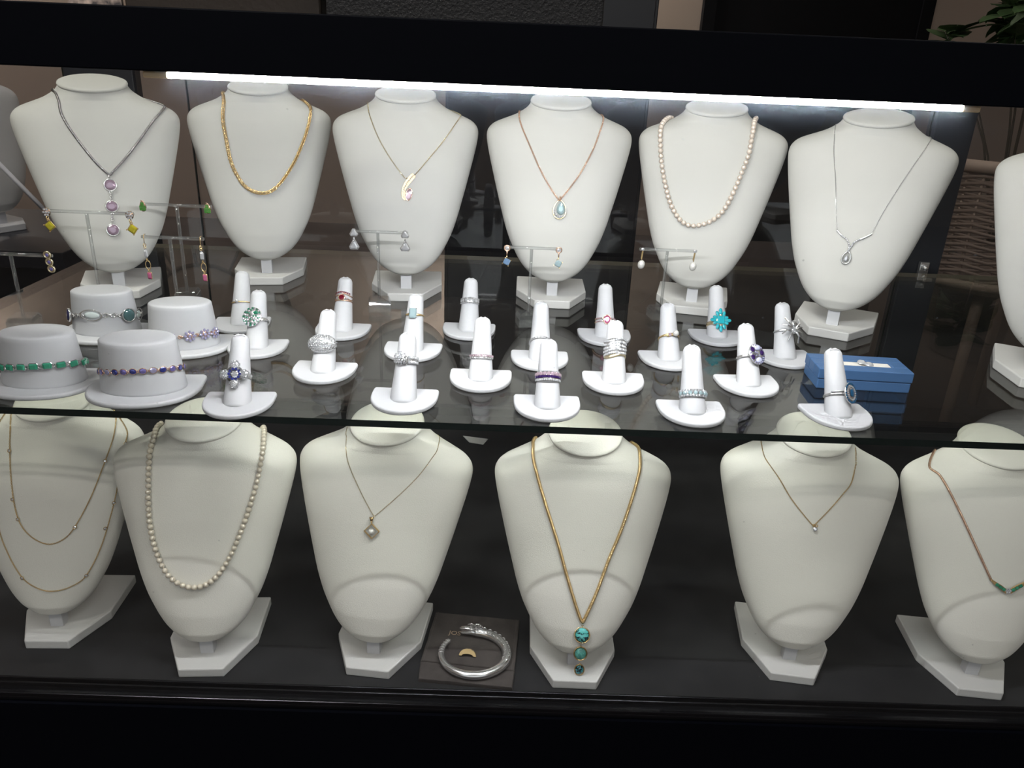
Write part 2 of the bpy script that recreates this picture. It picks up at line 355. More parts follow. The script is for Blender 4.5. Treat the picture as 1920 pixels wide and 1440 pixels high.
m = M(); m.loft([[(XL, 536.5, DECK+2.8), (XR, 536.5, DECK+2.8), (XR, 537, DECK+2.8), (XL, 537, DECK+2.8)], [(XL, 515.4, 986), (XR, 515.4, 986), (XR, 515.9, 986), (XL, 515.9, 986)]]); m.build('front_glass', FRONTGLASS, case, smooth=False)
m = M(); m.bx(XL, XR, 573, 1150, 1016, 1021); m.build('top_glass', SHELFGLASS, case, smooth=False)
m = M(); m.bx(XL, XR, 1151, 1175, 1000, 1023).bx(XL, XR, 1158, 1172, DECK, DECK+14); m.build('back_rail', BLACK, case, smooth=False)
for x0, x1 in ((-623, -527), (605, 661)):
    m = M(); m.bx(x0, x1, 1160, 1185, DECK+14, 1000); m.build('back_post', POSTM, case, smooth=False, bevel=1)
for i, (x0, x1, y0) in enumerate(((XL, -625, 1164), (-525, -455, 1164), (-459, 603, 1168), (663, XR, 1166))):
    m = M(); m.bx(x0, x1, y0, y0+0.5, DECK+14, 1000); p_ = m.build('back_glass', BACKGLASS, case, smooth=False)
    m = M(); m.bx(x1-1.2, x1+0.4, y0-1, y0+2, DECK+14, 1000); m.build('glass_seal', EDGE, p_, smooth=False)
# glass shelf, edges dark
def sheet(name, x0, x1, y0, y1, z0, z1, parent, glass, edge):
    m = M(); m.bx(x0, x1, y0, y1, z0, z1); m.mi = [0, 0, 1, 2, 1, 1]
    return m.build(name, glass, parent, smooth=False, mats=[edge, mat('bright_glass_edge', (0.20, 0.17, 0.13), 0.3)])
sh = sheet('glass_shelf', -567, 900, 562, 1140, SHELF-6, SHELF, None, SHELFGLASS, EDGE)
tag(sh, 'thick clear glass shelf with dark polished edge running across the case', 'shelf')
def bracket(x, y, label):
    t = thing('shelf_bracket', label, 'bracket', (x, y, SHELF-6), 'metal brackets under the glass shelf')
    m = M(); m.bx(x-7, x+7, 1135, 1159, SHELF-12, SHELF-6.2).bx(x-7, x+7, 1152, 1159, SHELF-12, SHELF+14); m.build('plate', SILVER, t, smooth=False, bevel=1)
    m = M(); m.lathe([(4, 0), (4, 4), (2, 5)], TR(x, 1151, SHELF+6) @ RX(90), 12); m.build('screw', SILVER, t)
bracket(634, 1150, 'small silver bracket on the dark post right of the diamond drop bust')
bracket(-575, 1150, 'small silver bracket on the dark post behind the leftmost bust')
# LED strip
t = thing('light_strip', 'glowing cool white light strip under the top front frame', 'light', (38, 519, 986))
xs0, xs1 = onY(318, 139, 520).x, onY(1802, 198, 520).x
m = M(); m.bx(xs0, xs1, 518, 520.8, 982.3, 986.0); m.build('diffuser', STRIPM, t, smooth=False)
CAPM = mat('warm_end_cap', (0.85, 0.62, 0.36), 0.35)
for x0, x1 in ((xs0-16, xs0-0.3), (xs1+0.3, xs1+12)):
    m = M(); m.bx(x0, x1, 517.6, 521.4, 981.9, 986.0); m.build('end_cap', CAPM, t, smooth=False, bevel=1)
# ------------------------------------------------------------------ necklace busts
PROF = [(27, 0.5), (28, 9), (31, 18), (36, 27), (43, 35), (51, 41.5), (62, 48), (75, 54.5), (92, 60.8), (110, 66.2), (130, 72), (151, 77.8), (168, 82.3), (180, 85), (188, 86), (194, 85), (199, 81.5), (203, 76), (206.5, 68), (209.5, 60), (213, 51.5), (217, 44.5), (220.5, 39.5), (224, 36.5), (227, 35)]
def interp(tab, z):
    if z <= tab[0][0]: return tab[0][1]
    for (a, b), (c, d) in zip(tab, tab[1:]):
        if z <= c: return b+(d-b)*(z-a)/(c-a)
    return tab[-1][1]
FRONT = [(27, -9), (31, -15), (40, -18), (60, -17.5), (90, -13), (120, -7), (150, -0.5), (175, 7), (190, 12), (203, 17.5), (212, 20.5), (227, 20)]
EDGEY = [(27, -8), (35, -3), (60, 6), (90, 15), (120, 25), (150, 35), (187, 48), (203, 53), (213, 54), (227, 54)]
BACK = [(27, 2), (60, 8), (150, 10), (187, 13), (203, 22), (212, 32), (227, 33)]
def bust_rings(lean=0.0):
    rings = []; n = 56
    for z, hw in PROF:
        e, f, bk = interp(EDGEY, z), interp(FRONT, z), interp(BACK, z); r = []
        t = max(0, (z-213)/14.0)
        for i in range(n):
            a = 2*PI*i/n; c, s = math.cos(a), math.sin(a)
            x = hw*math.copysign(abs(c)**(0.9+0.1*t), c)
            y = e + (s*(e-f) if s < 0 else s*bk)
            zz = z
            if t > 0: zz = z + t*((y-54)*math.tan(R(12)))
            r.append((x, y+max(0, z-24)*lean, zz))
        rings.append(r)
    return rings
def smooth_tab(tab):  # resample the profile finely with a spline
    pts = [Vector((a, b, 0)) for a, b in tab]; c = catmull(pts, 2.2); return [(p.x, p.y) for p in c]
PROF = smooth_tab(PROF)
NCT = TR(0, 54, 228) @ RX(12)
def make_bust(cloth, lean=0.0, name='necklace_bust'):
    t = thing(name, 'x', 'necklace bust', world=False)
    m = M(); m.loft(bust_rings(lean)); m.build('torso', cloth, t)
    m = M(); m.lathe([(30, -1.5), (35.2, -1.2), (36, 0.3), (35.4, 1.8), (33, 2.8), (20, 3.3), (1, 3.4)], TR(0, 203*lean, 0) @ NCT, 56); m.build('neck_cap', cloth, t)
    m = M(); m.bx(-6.5, 6.5, -6, 5, 9, 44, I4); m.build('post', PLASTIC, t, smooth=False, bevel=0.6)
    poly = [(-21, -28), (21, -28), (43, 18), (43, 80), (-43, 80), (-43, 18)]
    m = M(); m.prism(poly, 0, 10); m.build('base', BASEM, t, smooth=False, bevel=1.2)
    return t
BVHS = {}
LEANS = {'u': 0.0, 'l': 0.07}
for k_, ln in LEANS.items():
    tmp = M(); tmp.loft(bust_rings(ln)); BVHS[k_] = BVHTree.FromPolygons([tuple(v) for v in tmp.v], [tuple(f) for f in tmp.f])
proto_u = make_bust(LEATHERETTE); proto_l = make_bust(VELVET, 0.07)
protos = {'u': proto_u, 'l': proto_l}; used = set()
class Bust:
    def __init__(s, kind, footpx, z0, yaw, scale, label, group):
        p = onZ(footpx[0], footpx[1], z0+9*scale); s.p = Vector((p.x, p.y, z0)); s.scale = scale; s.bvh = BVHS[kind]; s.dy = 190*LEANS[kind]
        o = protos[kind] if kind not in used else dup(protos[kind]); used.add(kind)
        o.location = s.p*0.001; o.rotation_euler = (0, 0, R(yaw)); o.scale = (scale,)*3; tag(o, label, 'necklace bust', group)
        s.T = TR(*s.p) @ RZ(yaw) @ SC(scale, scale, scale); s.Ti = s.T.inverted(); s.o = o
    def hit(s, px, py):
        o = s.Ti @ EYE; d = (s.Ti.to_3x3() @ ray(px, py)).normalized()
        h = s.bvh.ray_cast(o, d)
        if h[0] is None:
            t = (50-o.y)/d.y; h = s.bvh.find_nearest(o+d*t)
        return s.T @ h[0]
    def snap(s, p, off):
        l = s.Ti @ p; h = s.bvh.find_nearest(l); n = h[1]
        if n.dot(l-h[0]) < 0 and (l-h[0]).length > 0.5 and False: n = -n
        return s.T @ (h[0] + n*(off/s.scale)), (s.T.to_3x3() @ n).normalized()
    def frame(s, px, py, off=0.6, rot=0):
        p, n = s.snap(s.hit(px, py), off)
        up = (Vector((0, 0, 1)) - n*n.z).normalized(); x = up.cross(n)
        return frame_of(p, x, up, n) @ RZ(rot)
    def path(s, pts, step, off, back=True, ends=(True, True)):
        W = [s.hit(*q) for q in pts]
        # drop end points that already sit behind the crest of the shoulders
        crest = 62 + s.dy
        while len(W) > 4 and ends[0] and ((s.Ti @ W[0]).y > crest or (s.Ti @ W[0]).z > 213.5): W.pop(0)
        while len(W) > 4 and ends[1] and ((s.Ti @ W[-1]).y > crest or (s.Ti @ W[-1]).z > 213.5): W.pop()
        W = [s.snap(q, off)[0] for q in W]
        if back:
            def rear(w_, sg):
                l = s.Ti @ w_; x = min(abs(l.x), 56)
                return [s.T @ Vector((sg*x*k, y+s.dy, z)) for k, y, z in ((0.86, 66, 208), (0.55, 82, 210), (0.22, 92, 212))]
            mid = s.T @ Vector((0, 98+s.dy, 213))
            if ends[0]: W = [mid] + rear(W[0], -1)[::-1] + W
            if ends[1]: W = W + rear(W[-1], 1) + [mid + Vector((1, 0, 0))]
        P = catmull(W, step)
        P = [s.snap(q, off)[0] for q in P]
        return P
def links(m, P, r, w, alt=True, sx=1.35, n=8, k=4):
    for i in range(len(P)-1):
        t = (P[i+1]-P[i]).normalized(); u = t.orthogonal().normalized(); v = t.cross(u)
        m.torus(frame_of((P[i]+P[i+1])/2, t, u, v) @ RX(90*(i % 2)+30 if alt else 45), r, w, n, k, sx=sx)
    return m
def beads(m, P, r, el=1.0, n=6, k=4, var=0.0):
    for i in range(len(P)-1):
        t = (P[i+1]-P[i]).normalized(); u = t.orthogonal().normalized(); v = t.cross(u)
        m.sphere(frame_of((P[i]+P[i+1])/2, u, v, t) @ SC(1, 1, el), r, n, k)
    return m
def rope(m, P, r, pitch, strands=2, sw=0.55, k=5):
    """twisted strands around the path"""
    Pf = resample(P, pitch/7.0); 
    n0 = None; fr = []
    for i, p in enumerate(Pf):
        t = (Pf[min(i+1, len(Pf)-1)]-Pf[max(i-1, 0)]).normalized()
        if n0 is None: n0 = t.orthogonal().normalized()
        n0 = (n0-t*n0.dot(t)).normalized(); fr.append((p, n0.copy(), t.cross(n0)))
    for s_ in range(strands):
        pts = []
        for i, (p, a, b) in enumerate(fr):
            ph = 2*PI*(i/7.0 + s_/strands); pts.append(p + a*(r*sw*math.cos(ph)) + b*(r*sw*math.sin(ph)))
        m.tube(pts, r*sw*1.02, k)
    return m
GU, GL = 'ivory necklace busts on the glass shelf', 'ivory necklace busts on the lower deck'
U1 = Bust('u', (225, 536), SHELF, 22, 1.0, 'ivory necklace bust on the shelf wearing the purple three-stone drop necklace', GU)
U2 = Bust('u', (502, 511), SHELF, 10, 1.0, 'ivory necklace bust on the shelf wearing the thick gold rope chain', GU)
U3 = Bust('u', (762, 540), SHELF, 5, 1.0, 'ivory necklace bust on the shelf wearing the marquise swoosh pendant', GU)
U4 = Bust('u', (1034, 553), SHELF, -1, 1.0, 'ivory necklace bust on the shelf wearing the blue teardrop pendant', GU)
U5 = Bust('u', (1296, 565), SHELF, -14, 1.0, 'ivory necklace bust on the shelf wearing the blush pearl strand', GU)
U6 = Bust('u', (1560, 608), SHELF, -28, 1.0, 'ivory necklace bust on the shelf wearing the silver diamond drop necklace', GU)
U7 = Bust('u', (1960, 702), SHELF, -30, 1.0, 'bare ivory necklace bust on the shelf cut by the right edge of the photo', GU)
L1 = Bust('l', (113, 1168), DECK, 2, 0.97, 'dim ivory bust on the lower deck wearing the two-strand station chain', GL)
L2 = Bust('l', (392, 1218), DECK, 4, 0.97, 'ivory bust on the lower deck wearing the long cream pearl strand', GL)
L3 = Bust('l', (703, 1219), DECK, -6, 0.97, 'ivory bust on the lower deck wearing the square framed pearl pendant', GL)
L4 = Bust('l', (1075, 1240), DECK, -1, 0.97, 'ivory bust on the lower deck wearing the three turquoise drop pendant', GL)
L5 = Bust('l', (1477, 1231), DECK, -8, 0.97, 'ivory bust on the lower deck wearing the tiny solitaire pendant', GL)
L6 = Bust('l', (1816, 1258), DECK, -6, 0.97, 'ivory bust on the lower deck wearing the emerald V necklace', GL)
def necklace(label, bust, px, group=None):
    p = bust.hit(*px); return thing('necklace', label, 'necklace', tuple(p), group or 'necklaces on ivory busts')
def bez(T, rx, ry, h=1.6, rim=0.7, n=24):   # bezel cup
    m = M(); m.lathe([(0.9, 0), (1.0, 0.2), (1.02, 1), (0.93, 1.05), (0.9, 0.5)], T @ SC(rx, ry, h), n); return m
def cab(T, rx, ry, h=1.4, n=20):
    m = M(); m.lathe([(1, 0), (0.96, 0.35), (0.8, 0.7), (0.5, 0.93), (0.01, 1)], T @ SC(rx, ry, h), n); return m
# --- U1
n = necklace('dark silver chain with three hanging mauve oval stones', U1, (205, 327))
P = U1.path([(111, 190), (115, 212), (130, 240), (157, 277), (182, 307), (205, 327), (212, 322), (235, 297), (262, 262), (287, 227), (311, 191)], 1.5, 0.8)
rope(M(), P, 1.0, 2.6, 3, 0.7, 4).build('chain', DARKSILVER, n)
prev = None
for i, (x, y, r) in enumerate(((207, 347, 6.2), (210, 387, 6.2), (212, 431, 6.4))):
    T = U1.frame(x, y, 0.5, (0, -20, 12)[i]); m = M(); m.torus(T @ TR(0, 0, 1.2), r, 0.55, 24, 6).lathe([(r, 0), (r, 1.2)], T, 24)
    s_ = m.build('bezel', SILVER, n)
    M().gem(T @ TR(0, 0, 1.0), r*0.96, 10, h=0.25).build('stone', MAUVE, s_, smooth=False)
    m = M()
    if prev is not None:
        a = prev.translation; b = T.translation
        for k in range(4):
            q_ = a.lerp(b, 0.33+k*0.115); m.torus(frame_of(q_+T.col[2].to_3d()*0.8, T.col[0].to_3d(), T.col[1].to_3d(), T.col[2].to_3d()) @ RY(k % 2*70), 1.5, 0.4, 10, 5)
        m.build('connector', SILVER, n)
    prev = T
T = U1.frame(205, 331, 1.2); M().torus(T @ RY(80), 1.8, 0.6, 12, 5).build('bail', SILVER, n)
# --- U2
n = necklace('thick yellow gold rope chain worn in a deep curve', U2, (487, 362))
P = U2.path([(432, 173), (421, 193), (419, 227), (425, 261), (433, 300), (445, 328), (462, 351), (487, 362), (509, 358), (529, 339), (549, 308), (563, 278), (575, 244), (581, 204), (574, 182)], 2.3, 1.9)
links(M(), P, 1.75, 0.62, True, 1.5, 12, 6).build('chain', GOLD, n)
# --- U3
n = necklace('fine pale gold box chain with swoosh pendant holding a marquise stone', U3, (765, 331))
P = U3.path([(691, 204), (698, 230), (712, 263), (732, 297), (757, 331), (765, 334), (775, 331), (802, 300), (830, 266), (852, 235), (865, 210)], 1.25, 0.7)
links(M(), P, 0.62, 0.26, True, 1.3, 8, 4).build('chain', PALEGOLD, n)
T = U3.frame(764, 352, 0.8)
arc = [(7.5, 14.5), (3.5, 10), (-0.5, 5), (-3.6, -0.5), (-5, -6), (-4.6, -11), (-2, -14)]
wd = [2.7, 2.9, 2.7, 2.3, 2.0, 1.6, 1.1]
def ribbon(arc, wd, T, h=1.0):
    m = M(); pts = catmull([(a, b, c) for (a, b), c in zip(arc, wd)], 1.0); rr = []
    for i, p in enumerate(pts):
        t = (pts[min(i+1, len(pts)-1)]-pts[max(i-1, 0)]); t.z = 0; t.normalize(); nx, ny = -t.y, t.x
        rr.append([(p.x+nx*p.z, p.y+ny*p.z, 0), (p.x+nx*p.z, p.y+ny*p.z, h), (p.x-nx*p.z, p.y-ny*p.z, h), (p.x-nx*p.z, p.y-ny*p.z, 0)])
    m.loft(rr, T); return m
ribbon(arc, wd, T, 1.3).build('pendant_frame', mat('brushed_gold', (0.55, 0.42, 0.27), 0.45, 0.8), n, smooth=False)
m = M()
for i in range(15):
    a = i/14*5.6; k = min(5, int(a)); f = a-k; x = arc[k][0]*(1-f)+arc[k+1][0]*f; y = arc[k][1]*(1-f)+arc[k+1][1]*f; w_ = wd[k]*0.42
    for e in ((-1, 1) if wd[k] > 2 else (0,)): m.rgem(T @ TR(x+e*w_*0.75, y+e*w_*0.75, 1.2) @ RZ(50) @ RX(18), w_*0.62, w_*0.62, 0.7)
m.build('pave_stones', DIAMOND, n, smooth=False)
T2 = T @ TR(1.5, -7.6, 1.4) @ RZ(-14); m = M(); m.gem(T2, 1, 12, 3.3, 6.4, 0.5)
m.build('marquise_stone', PALEPINK, n, smooth=False)
M().torus(T2 @ TR(0, 0, -0.2), 1, 0.12, 20, 5, 3.5, 6.7).build('stone_setting', ROSE, n)
# --- U4
n = necklace('rose gold rolo chain with pale blue teardrop pendant', U4, (1049, 374))
P = U4.path([(974, 214), (978, 236), (996, 279), (1014, 320), (1033, 354), (1047, 374), (1050, 374), (1067, 354), (1089, 323), (1111, 282), (1125, 245), (1130, 220)], 1.55, 0.9)
links(M(), P, 0.95, 0.32, True, 1.15, 9, 5).build('chain', ROSE, n)
T = U4.frame(1049, 393, 0.7)
def tear(rx, ry, n=24, k=0.5): return [(rx*math.sin(2*PI*i/n)*(1-k*(0.5+0.5*math.cos(2*PI*i/n))**1.4), ry*math.cos(2*PI*i/n)) for i in range(n)][::-1]
m = M(); m.tube([T @ Vector((x, y, 0.9)) for x, y in tear(8.3, 10.5, 28, 0.35)+[tear(8.3, 10.5, 28, 0.35)[0]]], 0.75, 6); m.build('pendant_frame', PALEGOLD, n)
o_ = tear(5.6, 7.2, 14, 0.4)
def facet_outline(o_, T, h):
    m = M(); m.loft([[(x*0.3, y*0.3, -h*0.6) for x, y in o_], [(x, y, 0) for x, y in o_], [(x*0.8, y*0.8, h*0.5) for x, y in o_], [(x*0.5, y*0.5, h*0.7) for x, y in o_]], T); return m
facet_outline(o_, T @ TR(1.3, 1.2, 1.4), 3).build('teardrop_stone', AQUA, n, smooth=False)
m = M()
for x, y in ((-5.4, -3.2), (-4.2, -5.6), (-2.2, -7.2), (0.3, -8), (2.7, -7.6), (-6, -0.6)): m.gem(T @ TR(x, y, 1.1), 1.2, 8)
m.build('side_stones', DIAMOND, n, smooth=False)
m = M(); m.torus(T @ TR(0, 12.6, 1.4) @ RY(75), 2.2, 0.7, 14, 6).sphere(T @ TR(0, 10.6, 1.6), 1.2, 8, 6); m.build('bail', ROSE, n)
# --- pearls
def pearls(n, P, r, mt, label=None):
    me = None
    cord = M(); cord.tube(P, 0.35, 5); cord.build('cord', PEARL, n)
    off = Vector(n['_o'])
    Q = resample(P, r*2*1.02)
    for i, p in enumerate(Q):
        if me is None:
            m = M(); m.sphere(I4, r, 18, 12); o = m.build('pearl', mt, None); me = o; first = True
        else: o = me.copy(); C.objects.link(o)
        o.parent = n; o.location = p*0.001 - off
        k = 1 + 0.05*math.sin(i*12.9898); o.scale = (k, k, k*0.98)
n = necklace('blush pink pearl strand on the shelf bust second from right', U5, (1300, 422))
P = U5.path([(1267, 207), (1250, 217), (1241, 242), (1240, 270), (1242, 307), (1249, 345), (1258, 381), (1275, 411), (1294, 423), (1317, 421), (1339, 411), (1358, 392), (1374, 361), (1388, 329), (1402, 292), (1408, 261), (1411, 236), (1405, 220), (1392, 212)], 2, 2.9)
pearls(n, P, 2.95, PINKPEARL)
# --- U6
n = necklace('thin silver chain with Y shaped diamond bar and halo drop', U6, (1590, 460))
Pa = U6.path([(1566, 242), (1564, 272), (1567, 341), (1568, 393), (1569, 431)], 1.1, 0.5, True, (True, False))
Pb = U6.path([(1634, 439), (1655, 400), (1683, 355), (1718, 303), (1747, 258)], 1.1, 0.5, True, (False, True))
m = M(); links(m, Pa, 0.5, 0.2); links(m, Pb, 0.5, 0.2); m.build('chain', SILVER, n)
A1 = [U6.snap(U6.hit(*q), 1.0)[0] for q in ((1569, 431), (1578, 441), (1588, 449), (1592, 461), (1590, 473))]
A2 = [U6.snap(U6.hit(*q), 1.2)[0] for q in ((1634, 439), (1620, 446), (1605, 452), (1596, 462), (1589, 473))]
m = M(); m.tube(catmull(A1, 1), 0.95, 6).tube(catmull(A2, 1), 1.0, 6); m.build('bar', SILVER, n)
m = M()
for q in catmull(A1, 2.1)[4:]+catmull(A2, 2.1)[6:]: m.gem(frame_of(q, *[Vector(c[:3]) for c in list(U6.frame(1590, 460).col)[:3]]) @ TR(0, 0, 1), 0.9, 6)
m.build('bar_stones', DIAMOND, n, smooth=False)
T = U6.frame(1587, 483, 0.8, -8); pts = tear(4.9, 6.6, 24, 0.4)
m = M(); m.tube([T @ Vector((x, y, 0.9)) for x, y in pts+[pts[0]]], 0.9, 6); m.build('halo', SILVER, n)
facet_outline(tear(2.8, 4.0, 12, 0.4), T @ TR(0, -0.6, 1.2), 2.2).build('drop_stone', DIAMOND, n, smooth=False)
# --- L1
n = necklace('fine gold two-strand station chain with tiny round stones', L1, (90, 1020))
Pa = L1.path([(29, 776), (20, 807), (19, 845), (23, 912), (35, 973), (58, 1005), (90, 1020), (119, 1011), (141, 987), (170, 933), (197, 865), (213, 818), (217, 782)], 1.3, 0.6)
Pb = L1.path([(-4, 800), (-12, 860), (-10, 930), (0, 995), (18, 1042), (43, 1083), (72, 1103), (101, 1108), (134, 1099), (162, 1078), (191, 1020), (213, 944), (224, 890), (235, 832), (245, 785)], 1.3, 0.6)
links(M(), Pa, 0.6, 0.24).build('chain', GOLD, n); links(M(), Pb, 0.6, 0.24).build('chain', GOLD, n)
for q in ((19, 845), (25, 936), (35, 973), (141, 988), (197, 864), (235, 832), (224, 890), (213, 942), (197, 990), (162, 1078), (43, 1083)):
    T = L1.frame(q[0], q[1], 0.6); st = bez(T, 1.7, 1.7, 1.2, n=12).build('station_setting', GOLD, n); M().gem(T @ TR(0, 0, 1), 1.4, 8).build('station_stone', DIAMOND, st, smooth=False)
# --- L2
n = necklace('long cream pearl strand on the lower bust second from left', L2, (356, 1099))
P = L2.path([(321, 794), (305, 809), (289, 830), (282, 868), (281, 904), (281, 944), (285, 987), (294, 1027), (310, 1065), (329, 1087), (356, 1099), (383, 1096), (408, 1078), (430, 1045), (449, 1002), (466, 955), (480, 908), (489, 865), (493, 836)], 2, 2.6)
pearls(n, P, 2.6, PEARL)
# --- L3
n = necklace('very fine gold chain with open square frame around a white pearl', L3, (702, 968))
P = L3.path([(647, 803), (650, 853), (668, 904), (684, 937), (699, 964), (702, 967), (705, 966), (750, 927), (785, 892), (810, 859), (835, 812)], 1.0, 0.4)
links(M(), P, 0.42, 0.2, True, 1.3, 7, 4).build('chain', PALEGOLD, n)
T = L3.frame(698, 995, 0.8, 3); m = M(); a = 6.9
for s_ in range(4): m.box(T @ RZ(45+90*s_) @ TR(a*0.707, 0, 0.8), 0.8, a*1.41+0.8, 1.6)
m.build('square_frame', GOLD, n, smooth=False)
M().sphere(T @ TR(0, 0, 2.2), 2.9, 18, 12).build('pearl', WHITEPEARL, n)
m = M(); m.torus(T @ TR(0, 8.6, 1.5) @ RY(85), 1.1, 0.45, 10, 5).loft([[(-0.9, 9.6, 1), (0.9, 9.6, 1), (0.9, 9.6, 2.2), (-0.9, 9.6, 2.2)], [(-1.9, 13.2, 0.6), (1.9, 13.2, 0.6), (1.9, 13.2, 2.4), (-1.9, 13.2, 2.4)]], T); m.build('bail', GOLD, n)
# --- L4
n = necklace('long gold rope chain with three turquoise drops in a line', L4, (1091, 1163))
P = L4.path([(1017, 817), (1003, 826), (1000, 849), (1007, 888), (1024, 947), (1046, 1017), (1063, 1079), (1079, 1133), (1089, 1162), (1092, 1164), (1094, 1163), (1118, 1110), (1141, 1048), (1168, 982), (1192, 908), (1199, 861), (1195, 840), (1178, 828)], 1.2, 1.3)
rope(M(), P, 1.35, 3.6, 3, 0.62, 6).build('chain', GOLD, n)
zf = 0
for i, (x, y, rx, ry, mt, nm) in enumerate(((1091, 1190, 6.4, 6.4, TURQ_V, 'bright turquoise crossed by dark veins'), (1088, 1224, 5.4, 5.9, TURQ_G, 'green mottled turquoise'), (1086, 1254, 3.9, 4.9, TURQ_D, 'small dark turquoise'))):
    tl = R((30, 14, 6)[i]); nn = Vector((0, -math.cos(tl), math.sin(tl))); h0 = L4.hit(1091, 1190) if i == 0 else h0
    p = h0+nn*0.8 if i == 0 else onY(x, y, h0.y-2.2); T = frame_of(p, Vector((1, 0, 0)), Vector((0, math.sin(tl), math.cos(tl))), nn)
    st = bez(T, rx+1, ry+1, 2.0).build('bezel', GOLD, n); c = cab(T @ TR(0, 0, 1.4), rx, ry, 2.6).build('turquoise_stone', mt, st); c['label'] = nm
    m = M(); m.torus(T @ TR(0, ry+1.6, 1.5) @ RY(80), 1.0, 0.45, 10, 5)
    if i == 0: m.bx(-1.1, 1.1, ry+2, ry+7.5, 0.6, 2.6, T).torus(T @ TR(0, ry+8, 1.6) @ RY(85), 2.0, 0.8, 14, 6)
    m.build('link', GOLD, n)
# --- L5
n = necklace('fine gold chain with one tiny round solitaire', L5, (1526, 985))
P = L5.path([(1417, 826), (1433, 855), (1461, 897), (1485, 937), (1520, 981), (1526, 984), (1530, 981), (1550, 961), (1578, 929), (1598, 899), (1609, 865), (1608, 839)], 1.1, 0.5)
links(M(), P, 0.5, 0.22).build('chain', GOLD, n)
T = L5.frame(1527, 991, 0.8); M().gem(T @ TR(0, 0, 1.6), 2.2, 8).build('solitaire', DIAMOND, n, smooth=False)
m = M(); m.lathe([(1, 0), (2.1, 1.6), (1.8, 1.7)], T, 10).torus(T @ TR(-1.2, 3, 1), 1.0, 0.4, 10, 5).torus(T @ TR(1.2, 3, 1), 1.0, 0.4, 10, 5); m.build('setting', GOLD, n)
# --- L6
n = necklace('rose gold snake chain with emerald and diamond V centre', L6, (1888, 1108))
Pa = L6.path([(1741, 847), (1763, 893), (1796, 953), (1828, 1022), (1858, 1088)], 1.2, 0.8, True, (True, False))
Pb = L6.path([(1922, 1084), (1950, 1030), (1985, 960), (2005, 900), (2012, 858)], 1.2, 0.8, True, (False, True))
m = M()
for Q in (Pa, Pb): rope(m, Q, 1.0, 2.0, 4, 0.6, 4)
m.build('chain', ROSE, n)
T = L6.frame(1888, 1106, 1.0, 2)
for sx in (-1, 1):
    m = M(); m.loft([[(sx*x, y+w_, 0.2), (sx*x, y+w_, 1.6), (sx*x, y-w_, 1.6), (sx*x, y-w_, 0.2)] for x, y, w_ in ((2, -0.5, 2.4), (7, 3, 2.4), (13, 7, 1.7), (16, 9.6, 1.0))], T); m.build('v_setting', GOLD, n, smooth=False)
    for k, (x, y) in enumerate(((4.3, 1.2), (7.4, 3.2), (10.4, 5.2))):
        M().rgem(T @ TR(sx*x, y, 1.7) @ RZ(sx*34), 1.7, 1.5, 1.0).build('emerald_baguette', EMERALD, n, smooth=False)
m = M()
for k in range(7): m.gem(T @ TR(1.9*math.cos(k*PI/3)*(k < 6), 1.9*math.sin(k*PI/3)*(k < 6), 2.0), 1.05, 8)
m.build('diamond_cluster', DIAMOND, n, smooth=False)
# ------------------------------------------------------------------ ring fingers on D bases
LEAN = 33.0
fT = TR(0, -3, 3.5) @ RX(-LEAN)      # finger axis is local z, front is -y
def make_finger():
    t = thing('ring_stand', 'x', 'ring stand', world=False)
    poly = [(-27.5, 15), (-27, 17), (27, 17), (27.5, 15)]
    for i in range(0, 25):
        a = PI*i/24; poly.append((28.3*math.cos(a), 4-36*math.sin(a)**0.9))
    poly = [(-27, 17), (27, 17), (28.2, 14)] + poly[4:] + [(-28.2, 14)]
    m = M(); m.prism(poly[::-1], 0, 4.2); m.build('base', PLASTIC, t, smooth=False, bevel=1.4, seg=3)
    m = M(); rings = []
    H = 57.0
    for k in range(27):
        z = -6 + (H+6)*k/26; u = max(0, z)/H; r = 11.3 - 4.2*u - 0.3*math.sin(u*PI)
        if z > H-6: r *= math.sqrt(max(0.02, 1-((z-(H-6))/6.3)**2))
        rings.append([(r*math.cos(2*PI*i/32), r*0.95*math.sin(2*PI*i/32), z) for i in range(32)])
    # nail dent on the tip
    rr = []
    for rg in rings:
        q = []
        for x, y, z in rg:
            if z > H-9 and y < -1.5 and abs(x) < 4.5: 
                k = (z-(H-9))/9; y += 1.3*k; z -= 0.9*k*(1-abs(x)/4.5)
            q.append((x, y, z))
        rr.append(q)
    m.loft(rr, fT @ TR(0, 0, 0)); m.build('finger', PLASTIC, t)
    m = M(); m.tube([fT @ Vector((4.3*math.cos(a), -3.6-0.6*abs(math.sin(a)), H-3.6+1.5*math.sin(a))) for a in [PI*k/10 for k in range(11)]], 0.55, 6); m.build('nail_ridge', PLASTIC, t)
    return t
fproto = make_finger(); first = [True]
def finger_r(h): return 11.3 - 4.2*h/57 - 0.3*math.sin(h/57*PI)
def head_ring_type(*a): pass
RINGS = []
def stand(foot, ringpx, yaw, label):
    p = onZ(foot[0], foot[1], SHELF+3); p = Vector((p.x, p.y+3, SHELF))
    o = fproto if first[0] else dup(fproto); first[0] = False
    o.location = p*0.001; o.rotation_euler = (0, 0, R(yaw)); tag(o, label, 'ring stand', 'white finger ring stands on the glass shelf')
    T = TR(*p) @ RZ(yaw) @ fT
    # height along the finger where the pixel row meets the front of the finger
    best = min((abs(project(T @ Vector((0, -finger_r(h/2)*0.95, h/2)))[1]-ringpx[1]), h/2) for h in range(10, 100))
    return T, best[1]
def project(p):
    d = p-EYE; z = d.dot(cF); return (960+F_PX*d.dot(cR)/z, 720-F_PX*d.dot(cU)/z)
